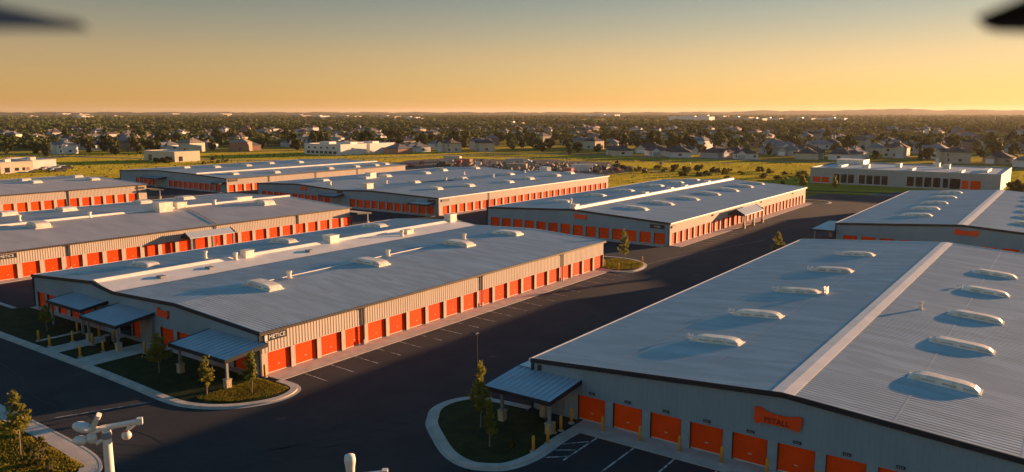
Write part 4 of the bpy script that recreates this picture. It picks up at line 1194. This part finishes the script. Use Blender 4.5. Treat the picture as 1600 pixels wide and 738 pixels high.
# individual trees among the houses
TV = []
for s_ in range(6):
    h = [9, 11, 8, 12.5, 10, 7][s_]; r_ = [4.2, 5.0, 4.4, 4.6, 5.6, 3.2][s_]
    TV.append((trunk_mesh(h, 0.28, 0.8, 5, 50 + s_, M['bark']), crown_mesh('crown', 60 + s_, h, r_, 620, 1.05, M['leaf_far'], 0.16, [0.1, 0.2, 0.0, 0.4, 0.0, 0.5][s_]), h))
tr_ = random.Random(8)
spots = []
def clear(x, y, d=9):
    return all((x - p) ** 2 + (y - q) ** 2 > d * d for p, q in HOUSES)
cand = []
while len(spots) < 290:
    a = R(YAW) + tr_.uniform(R(-36), R(35)); az = math.degrees(a) - YAW
    lim = np.interp(az, [-36, -22, -14, -5, 3, 10, 18, 26, 36], [355, 400, 400, 405, 445, 455, 470, 430, 480])
    d = lim + 20 + abs(tr_.gauss(0, 150)) + tr_.uniform(0, 40)
    x, y = -math.sin(a) * d, math.cos(a) * d
    if clear(x, y, 10) and not (-358 < x < -318 and 284 < y < 338):
        spots.append((x, y, d, az))
for i, (x, y, d, az) in enumerate(spots):
    tk, cr, h = TV[tr_.randrange(6)]
    side = 'far left' if az > 20 else 'left' if az > 7 else 'centre' if az > -7 else 'right' if az > -20 else 'far right'
    rank = 'at the front of the suburb' if d < 470 else 'among the suburban roofs'
    o = thing('suburban_tree', f'broad leafy tree {rank}, {side} of the view', 'tree', (x, y, -0.1), tr_.uniform(0, 6.28), f'trees {rank} {side}')
    s_ = tr_.uniform(0.7, 1.2) * (0.62 if d < 480 else 0.85); o.scale = (s_ * tr_.uniform(0.9, 1.15), s_ * tr_.uniform(0.9, 1.15), s_)
    link('trunk', tk, o); link('crown', cr, o)
# scrub in the right-hand meadow and round the yard
SV = [crown_mesh('foliage', 90 + k, 1.8, 1.7, 220, 0.5, M['scrub'], 0.02, 0.0) for k in range(4)]
stem = trunk_mesh(1.5, 0.05, 0.9, 4, 99, M['bark'])
for k in range(80):
    if k < 52: x, y = tr_.gauss(-112, 22), tr_.gauss(292, 14)
    elif k < 66: x, y = tr_.uniform(-180, -140), tr_.uniform(262, 300)
    else: x, y = tr_.uniform(-360, -300), tr_.uniform(200, 225)
    if k in (70, 71, 72): x, y = -351 + (k - 70) * 3.2, 203
    o = thing('scrub_bush', 'low bush in the grassy field right of centre' if k < 52 else 'bush at the edge of the dirt yard' if k < 66 else 'bush in the left field near the cream shed', 'bush', (x, y, -0.06), tr_.uniform(0, 6), 'field scrub right' if k < 52 else 'yard scrub' if k < 66 else 'left field scrub')
    s_ = tr_.uniform(0.4, 0.95); o.scale = (s_ * 1.3, s_ * 1.3, s_ * (1.5 if k in (70, 71, 72) else 1))
    link('stems', stem, o); link('foliage', SV[k % 4], o)

# the far wood, one mass to the horizon
q = np.random.default_rng(77)
NT = 15000
dist = 560 * np.exp(q.uniform(0, math.log(6500 / 560), NT) ** 1.0)
dist[:4600] = q.uniform(560, 1600, 4600)
ang = R(YAW) + q.uniform(R(-37), R(37), NT)
tx, ty = -np.sin(ang) * dist, np.cos(ang) * dist
ok = np.ones(NT, bool)
hx = np.array(HOUSES)
for i in range(0, NT):
    if dist[i] < 1300 and ((hx[:, 0] - tx[i]) ** 2 + (hx[:, 1] - ty[i]) ** 2).min() < 110: ok[i] = False
azd = np.degrees(ang) - YAW
dens = np.sin(tx * 0.011 + 2 * np.sin(ty * 0.006)) + np.sin(ty * 0.013 + tx * 0.004)
ok &= ~((dens < -0.75) & (dist < 2600))
ok &= ~((dist < 950) & (q.uniform(0, 1, NT) < 0.45))
ok &= ~((dist < 900) & (azd < 2) & (azd > -24) & (q.uniform(0, 1, NT) < 0.5))
# pale clearings far out
ok &= ~((dist > 1900) & (dist < 2500) & (azd < -3) & (azd > -17))
tx, ty, dist = tx[ok], ty[ok], dist[ok]
NT = len(tx)
per = np.where(dist < 1100, 60, np.where(dist < 2200, 30, 14))
rep = np.repeat(np.arange(NT), per)
sc = np.where(dist < 1100, 1.0, np.where(dist < 2200, 1.25, 2.0))[rep]
th = (q.uniform(5.5, 10.5, NT) * np.where(dist < 1000, 0.6, 1.0))[rep]
tr2 = (q.uniform(3.2, 5.6, NT))[rep] * sc
n = len(rep)
d = q.normal(size=(n, 3)); d /= np.linalg.norm(d, axis=1, keepdims=True)
d[:, 2] = np.abs(d[:, 2]) * 1.1 - 0.25
rr = q.uniform(0.55, 1.0, n)
lump = 1 + 0.25 * np.sin(d[:, 0] * 5 + rep) * np.sin(d[:, 1] * 6 + rep * 1.7)
cen = np.c_[tx[rep] + d[:, 0] * tr2 * rr * lump, ty[rep] + d[:, 1] * tr2 * rr * lump, th * 0.52 + d[:, 2] * th * 0.46 * rr * lump]
size = np.where(dist < 1100, 2.0, np.where(dist < 2200, 3.6, 7.5))[rep] * q.uniform(0.7, 1.3, n)
nrm = d + q.normal(0, 0.5, (n, 3))
ow = link('far_woodland', quads_mesh('far_woodland', cen, size, M['leaf_wood'], nrm, seed=78))
tag(ow, 'dark green woodland mass stretching from the suburb to the horizon', 'woodland', kind='stuff')

# hills on the horizon
def hill_mesh():
    b = MB()
    nA = 240
    for row, dd in enumerate((6500, 7600, 9000, 11500)):
        for i in range(nA + 1):
            az = -40 + 80 * i / nA
            a = R(YAW - az)
            base = (0, 22, 26, -10)[row]
            bump = 0
            if row in (1, 2):
                bump = 14 * math.exp(-((az - 17.6) / 0.8) ** 2) + 24 * math.exp(-((az - 25.5) / 2.2) ** 2) + 14 * math.exp(-((az - 30.5) / 3.0) ** 2) + 9 * math.exp(-((az - 21) / 2.5) ** 2)
                bump += 3.0 * math.sin(az * 1.9 + row) + 1.5 * math.sin(az * 5.3) + 1.2 * math.sin(az * 11.7 + 1) + 0.8 * math.sin(az * 23 + row)
                if az > 10: base += min(1, (az - 10) / 8) * 8
            b.v.append((-math.sin(a) * dd, math.cos(a) * dd, base + bump - 0.5))
    w_ = nA + 1
    for r_ in range(3):
        for i in range(nA):
            a = r_ * w_ + i
            b.f.append((a, a + 1, a + w_ + 1, a + w_)); b.m.append(0)
    return b
structure(hill_mesh().build('hills', M['hill'], smooth=True))

# ================================================================== site furniture
bb = MB(); bb.lathe([(0.095, 0), (0.095, 1.02), (0.088, 1.08), (0.06, 1.13), (0.02, 1.15)], 0, 0, 12); bol_post = bb.mesh('post', M['bollard'], True)
bb = MB(); bb.lathe([(0.2, -0.06), (0.2, 0.03), (0.13, 0.05)], 0, 0, 12); bol_foot = bb.mesh('footing', M['concrete'])
def bollard(x, y, label, z=0.06, s=1.0, group='yellow bollards'):
    o = thing('bollard', label, 'bollard', (x, y, z), 0, group)
    o.scale = (1.15, 1.15, s)
    link('post', bol_post, o); link('footing', bol_foot, o)
ordn = ['first', 'second', 'third', 'fourth', 'fifth', 'sixth', 'seventh', 'eighth', 'ninth', 'tenth']
for k in range(9):
    bollard(-26.35 + 2.97 * k, 47.55, f'yellow bollard at the right jamb of the {ordn[k]} orange door of the near right building')
for (x, y, l) in ((-28.4, 41.7, 'frontmost yellow bollard at the kerb end of the right island'), (-28.35, 43.4, 'yellow bollard in front of the right canopy post'), (-29.0, 45.2, 'short yellow bollard behind the right canopy post'), (-28.8, 45.8, 'tall yellow bollard beside the striped bay'), (-28.95, 47.5, 'yellow bollard against the wall left of the first right door')):
    bollard(x, y, l, 0.1, 0.75 if 'short' in l else 1.0)
for (x, y, l) in ((-83.4, 34.1, 'yellow bollard at the outer end of the low edging by the left entrance'), (-83.4, 37.9, 'yellow bollard at the inner end of the low edging by the left entrance'), (-80.6, 33.9, 'outer yellow bollard left of the left entrance path'), (-80.4, 36.0, 'middle yellow bollard left of the left entrance path'), (-77.3, 38.6, 'yellow bollard under the edge of the left entrance canopy'), (-79.9, 38.4, 'yellow bollard at the left post of the entrance canopy'),
                  (-74.7, 34.0, 'outer yellow bollard left of the right entrance path'), (-74.6, 36.1, 'inner yellow bollard left of the right entrance path'), (-70.9, 38.2, 'yellow bollard right of the right entrance path'), (-77.6, 36.6, 'leaning-close yellow bollard right of the left entrance path')):
    bollard(x, y, l, 0.1)
for (x, y, l) in ((-56.0, 40.7, 'yellow bollard at the front corner of the near left building'), (-53.0, 107.0, 'slim bollard at the far side of the rear island'), (-53.4, 100.2, 'bollard at the near side of the rear island'), (-56.5, 101.5, 'bollard at the back corner of the near left building')):
    bollard(x, y, l, 0.06)
# litter bins at the left entrance
for i, (x, y, l) in enumerate(((-76.9, 37.8, 'dark round litter bin under the left entrance canopy'), (-70.6, 39.2, 'dark litter bin beside the right entrance path'))):
    o = thing('litter_bin', l, 'bin', (x, y, 0.1))
    b = MB(); b.lathe([(0.24, 0), (0.28, 0.75), (0.3, 0.78), (0.3, 0.82)], 0, 0, 12); b.build('body', M['black'], o)
    b = MB(); b.lathe([(0.3, 0.82), (0.26, 0.95), (0.1, 1.0)], 0, 0, 12); b.build('lid', M['steel'], o)

# area lamp: tapered pole, cross arm, tilted floodlights
def area_lamp(x, y, z, label, rz, extra=False):
    o = thing('area_lamp', label, 'lamp post', (x, y, 0), rz)
    b = MB(); b.lathe([(0.20, 0.0), (0.19, 1.0), (0.15, z - 0.6), (0.145, z - 0.02)], 0, 0, 16); b.build('pole', M['lamp'], o, True)
    b = MB(); b.lathe([(0.26, 0), (0.26, 0.5), (0.2, 0.55)], 0, 0, 12); b.build('base', M['concrete'], o)
    b = MB(); b.lathe([(0.155, z - 0.38), (0.165, z - 0.36), (0.165, z - 0.16), (0.155, z - 0.14)], 0, 0, 14); b.build('collar', M['steel'], o)
    b = MB(); b.lathe([(0.16, z - 0.04), (0.16, z + 0.06), (0.06, z + 0.10)], 0, 0, 12); b.build('cap', M['lamp'], o)
    b = MB(); b.tube([(-0.15, 0, z), (0.5, 0, z + 0.05), (1.1, 0, z + 0.12)], [0.10, 0.10, 0.085], 10); b.box(0.98, 1.16, -0.10, 0.10, z + 0.0, z + 0.22); b.build('arm', M['lamp'], o)
    def ball(name, px, py, pz, rx, ry, rz_, m, rot=(0, 0, 0)):
        s = MB(); s.lathe([(0.02, -1), (0.42, -0.92), (0.75, -0.68), (0.95, -0.3), (1, 0), (0.95, 0.3), (0.75, 0.68), (0.42, 0.92), (0.02, 1)], 0, 0, 14)
        ob = s.build(name, m, o, True, (px, py, pz)); ob.scale = (rx, ry, rz_); ob.rotation_euler = rot
        return ob
    ball('floodlight', 0.62, 0, z - 0.36, 0.17, 0.17, 0.16, M['lens'])
    b = MB(); b.tube([(0.75, 0, z + 0.02), (0.64, 0, z - 0.22)], [0.07, 0.05], 8); b.tube([(0.95, 0, z + 0.05), (0.72, 0, z - 0.14)], [0.06, 0.05], 8); b.build('bracket', M['lamp'], o)
    b = MB(); b.box(0.55, 0.68, -0.05, 0.05, z - 0.22, z - 0.17); b.build('fitting', M['red'], o)
    if extra:
        b = MB(); b.lathe([(0.13, z), (0.15, z + 0.35), (0.18, z + 0.55), (0.16, z + 0.72), (0.05, z + 0.76)], 0, 0, 12); b.build('upright_floodlight', M['lamp'], o, True)
        return o
    # cluster on the near side
    ball('floodlight', -0.80, -0.05, z - 0.33, 0.26, 0.2, 0.17, M['lamp'], (0, 0.15, 0))
    ball('floodlight', -0.45, -0.08, z - 0.30, 0.17, 0.17, 0.2, M['lens'])
    b = MB(); b.box(-0.64, -0.56, -0.1, 0.06, z - 0.40, z - 0.24); b.build('fitting', M['red'], o)
    s = MB(); s.lathe([(0.02, -0.09), (0.26, -0.09), (0.31, -0.05), (0.31, 0.03), (0.26, 0.09), (0.02, 0.10)], 0, 0, 16)
    d_ = s.build('reflector', M['lamp'], o, True, (-0.72, 0.0, z + 0.12)); d_.scale = (1.05, 0.7, 1.0); d_.rotation_euler = (R(20), R(22), 0)
    s = MB(); s.box(-0.09, 0.09, -0.16, 0.16, -0.30, 0.20); s.box(-0.07, 0.07, -0.13, 0.13, 0.2, 0.27)
    p_ = s.build('floodlight', M['lens'], o, False, (-0.30, 0.02, z + 0.28)); p_.rotation_euler = (R(12), R(28), 0)
    b = MB(); b.tube([(-0.1, 0, z - 0.02), (-0.42, 0, z - 0.12), (-0.62, 0, z - 0.24)], [0.08, 0.07, 0.05], 8); b.tube([(-0.1, 0, z), (-0.5, 0, z + 0.05)], [0.08, 0.05], 8); b.tube([(-0.35, -0.05, z - 0.5), (-0.12, 0, z - 0.42)], [0.09, 0.06], 8); b.build('bracket', M['lamp'], o)
    return o
area_lamp(-26.6, 12.75, 12.0, 'cream lamp post with clustered floodlights at the lower left', R(55))
area_lamp(-17.62, 15.75, 11.56, 'lamp post whose head just reaches the bottom edge of the picture', R(40), True)

# slim dark light pole behind the right island
o = thing('light_pole', 'slim dark pole standing behind the right island trees', 'lamp post', (-36.0, 45.2, 0.1))
b = MB(); b.lathe([(0.06, 0), (0.045, 4.0), (0.035, 6.2)], 0, 0, 8); b.build('pole', M['navy'], o)
b = MB(); b.box(-0.12, 0.12, -0.3, 0.1, 6.15, 6.28); b.build('lamp_head', M['navy'], o)

# ---- yard behind the middle buildings: vehicles, containers, heaps
def car(x, y, rz, label, m, kind=0):
    o = thing('parked_car' if kind == 0 else 'parked_truck', label, 'car' if kind == 0 else 'truck', (x, y, -0.03), rz)
    L_, W_, H_ = ((4.5, 1.8, 1.45) if kind == 0 else (6.5, 2.2, 2.6))
    b = MB()
    side = [(-L_ / 2, 0.35), (-L_ / 2, 0.85), (-L_ * 0.42, 0.95), (-L_ * 0.30, H_ * 0.97), (L_ * 0.12, H_), (L_ * 0.26, 0.98), (L_ * 0.48, 0.82), (L_ / 2, 0.6), (L_ / 2, 0.35)] if kind == 0 else \
           [(-L_ / 2, 0.6), (-L_ / 2, H_), (L_ * 0.12, H_), (L_ * 0.13, 1.9), (L_ * 0.30, 1.85), (L_ * 0.38, 1.2), (L_ / 2, 1.05), (L_ / 2, 0.5)]
    for s in (-1, 1):
        pts = [(px, s * W_ / 2, pz) for px, pz in side]
        b.poly(pts if s < 0 else list(reversed(pts)))
    for (a, c) in zip(side, side[1:] + side[:1]):
        b.quad((a[0], W_ / 2, a[1]), (c[0], W_ / 2, c[1]), (c[0], -W_ / 2, c[1]), (a[0], -W_ / 2, a[1]))
    b.build('body', m, o)
    g = MB()
    if kind == 0: g.box(-L_ * 0.3, L_ * 0.14, -W_ / 2 - 0.01, W_ / 2 + 0.01, 0.98, H_ * 0.92)
    else: g.box(L_ * 0.15, L_ * 0.28, -W_ / 2 - 0.01, W_ / 2 + 0.01, 1.25, 1.75)
    g.build('windows', M['glass'], o)
    for px in (-L_ * 0.31, L_ * 0.31):
        for s in (-1, 1):
            t = MB(); t.tube([(0, -0.11, 0), (0, 0.11, 0)], 0.34 if kind == 0 else 0.45, 12)
            t.build('wheel', M['tyre'], o, False, (px, s * (W_ / 2 - 0.08), 0.34 if kind == 0 else 0.45))
    return o
M['car_w'] = mat('white_car_paint', (0.75, 0.74, 0.72), 0.3, spec=0.5); M['car_d'] = mat('dark_car_paint', (0.03, 0.035, 0.045), 0.3, spec=0.5); M['car_r'] = mat('red_car_paint', (0.35, 0.06, 0.04), 0.3, spec=0.5)
yd = random.Random(4)
colw = ['white', 'dark blue', 'red']
for k in range(16):
    x, y = yd.uniform(-240, -148), yd.uniform(246, 300)
    c = yd.randrange(3); kd = 1 if k % 4 == 0 else 0
    o = car(x, y, yd.uniform(0, 6.28), f'{colw[c]} {"box truck" if kd else "car"} left in the dirt yard behind the middle buildings', (M['car_w'], M['car_d'], M['car_r'])[c], kd)
    o['group'] = f'{colw[c]} {"trucks" if kd else "cars"} in the dirt yard'
for k in range(9):
    o = car(-336 + k * 3.1 - (k // 5) * 24, 146 + (k // 5) * 8, R(90) + yd.uniform(-0.1, 0.1), f'{"white" if k % 2 else "dark"} car parked beside the cream shop at the left edge', M['car_w'] if k % 2 else M['car_d'])
    o['group'] = ('white' if k % 2 else 'dark') + ' cars by the cream shop'
for i, (x, y, rz, l, m_) in enumerate(((-183, 256, 0.4, 'pink tan site shed in the dirt yard', 'hw_tan'), (-222, 270, 0.1, 'reddish container in the dirt yard', 'hw_brick'), (-205, 285, 1.2, 'grey container in the dirt yard', 'hw_grey'), (-160, 268, 0.9, 'white container at the right of the dirt yard', 'hw_white'), (-240, 284, 0.3, 'cream container at the left of the dirt yard', 'hw_cream'))):
    o = thing('container', l, 'container', (x, y, -0.03), rz)
    b = MB()
    rs = rib_samples(-4, 4, 0.4, 0.06)
    for s in (-1, 1):
        for (ua, da), (ub, db) in zip(rs[:-1], rs[1:]):
            b.quad((ua, s * (1.3 + da), 0.1), (ub, s * (1.3 + db), 0.1), (ub, s * (1.3 + db), 2.7), (ua, s * (1.3 + da), 2.7))
    b.quad((-4, -1.38, 2.7), (4, -1.38, 2.7), (4, 1.38, 2.7), (-4, 1.38, 2.7)); b.quad((-4, -1.3, 0.1), (-4, 1.3, 0.1), (-4, 1.3, 2.7), (-4, -1.3, 2.7))
    b.build('body', M[m_], o)
    b = MB(); b.box(4.0, 4.06, -1.28, -0.02, 0.12, 2.65); b.box(4.0, 4.06, 0.02, 1.28, 0.12, 2.65); b.build('doors', M[m_], o)
n_ = 800
cx_ = np.c_[np.random.default_rng(5).normal(-178, 26, n_), np.random.default_rng(6).normal(268, 15, n_), np.random.default_rng(7).uniform(0, 1.2, n_) ** 2 * 1.3]
ok_ = (cx_[:, 0] > -255) & (cx_[:, 0] < -128) & (cx_[:, 1] > 236) & (cx_[:, 1] < 318)
ro = link('rubble', quads_mesh('rubble', cx_[ok_], np.random.default_rng(9).uniform(0.4, 1.6, ok_.sum()), M['rubble'], seed=10))
tag(ro, 'pale building rubble and materials strewn over the dirt yard', 'rubble', kind='stuff')

# ---- the drone the picture was taken from: hovers just above and behind the camera
dr = thing('drone', 'black camera drone with its front propeller tips reaching into the upper corners', 'drone', (0, 0, CAM_H), R(YAW))
b = MB()
b.box(-0.05, 0.05, -0.30, -0.10, 0.03, 0.10); b.box(-0.035, 0.035, -0.10, -0.06, 0.045, 0.085)
b.build('body', M['black'], dr)
for sx in (-1, 1):
    for (mx, my) in ((0.235, 0.115), (0.20, -0.42)):
        a = MB(); a.tube([(sx * 0.04, -0.12 if my > 0 else -0.26, 0.07), (sx * mx, my, 0.018 if my > 0 else 0.058)], 0.011, 8); arm = a.build('arm', M['black'], dr)
        a = MB(); a.lathe([(0.016, -0.016), (0.018, 0.0), (0.016, 0.016)], 0, 0, 12); a.build('motor', M['steel'], arm, False, (sx * mx, my, 0.02 if my > 0 else 0.058))
        for d_ in (0, 1):
            if my > 0:
                tip = Vector((sx * (0.140 if sx < 0 else 0.153), 0.262)) ; ax = (tip - Vector((sx * mx, my))) * (1 if d_ == 0 else -1)
            else:
                ax = Vector((sx * 0.1, 0.11)) * (1 if d_ == 0 else -1)
            ln = ax.length; ux = ax / ln; vx = Vector((-ux.y, ux.x))
            p = MB(); rows = []
            for k in range(9):
                t = k / 8
                ch = 0.019 * (0.55 + 1.1 * math.sin(math.pi * min(1, t * 0.9 + 0.15))) * (1.0 if t < 0.9 else 0.6)
                tw = 0.62 - 0.30 * t
                c0 = Vector((sx * mx, my)) + ux * ln * t
                z_ = 0.036 - 0.008 * t if my > 0 else 0.078
                row = []
                for s_, zz in ((-1, 0.0), (0, 0.0014), (1, 0.0), (0, -0.0012)):
                    q_ = c0 + vx * ch * s_
                    row.append((q_.x, q_.y, z_ + s_ * ch * tw + zz))
                rows.append(row)
            for r0, r1 in zip(rows[:-1], rows[1:]):
                for j in range(4): p.quad(r0[j], r1[j], r1[(j + 1) % 4], r0[(j + 1) % 4])
            p.poly(rows[-1]); p.poly(list(reversed(rows[0])))
            p.build('propeller_blade', M['black'], arm)

# ---- air: a thin even haze over the plain
hz = MB(); hz.box(-15900, 5900, -2900, 15900, -2.0, 96.0)
ho = hz.build('haze', None)
hm = bpy.data.materials.new('haze'); hm.use_nodes = True
hn = hm.node_tree; hn.nodes.clear()
ov = hn.nodes.new('ShaderNodeOutputMaterial'); pv = hn.nodes.new('ShaderNodeVolumePrincipled')
pv.inputs['Color'].default_value = (0.85, 0.80, 0.74, 1); pv.inputs['Density'].default_value = 0.000045; pv.inputs['Anisotropy'].default_value = 0.3
hn.links.new(pv.outputs[0], ov.inputs['Volume'])
ho.data.materials.clear(); ho.data.materials.append(hm)
ho['kind'] = 'stuff'; ho['label'] = 'thin warm haze over the plain'
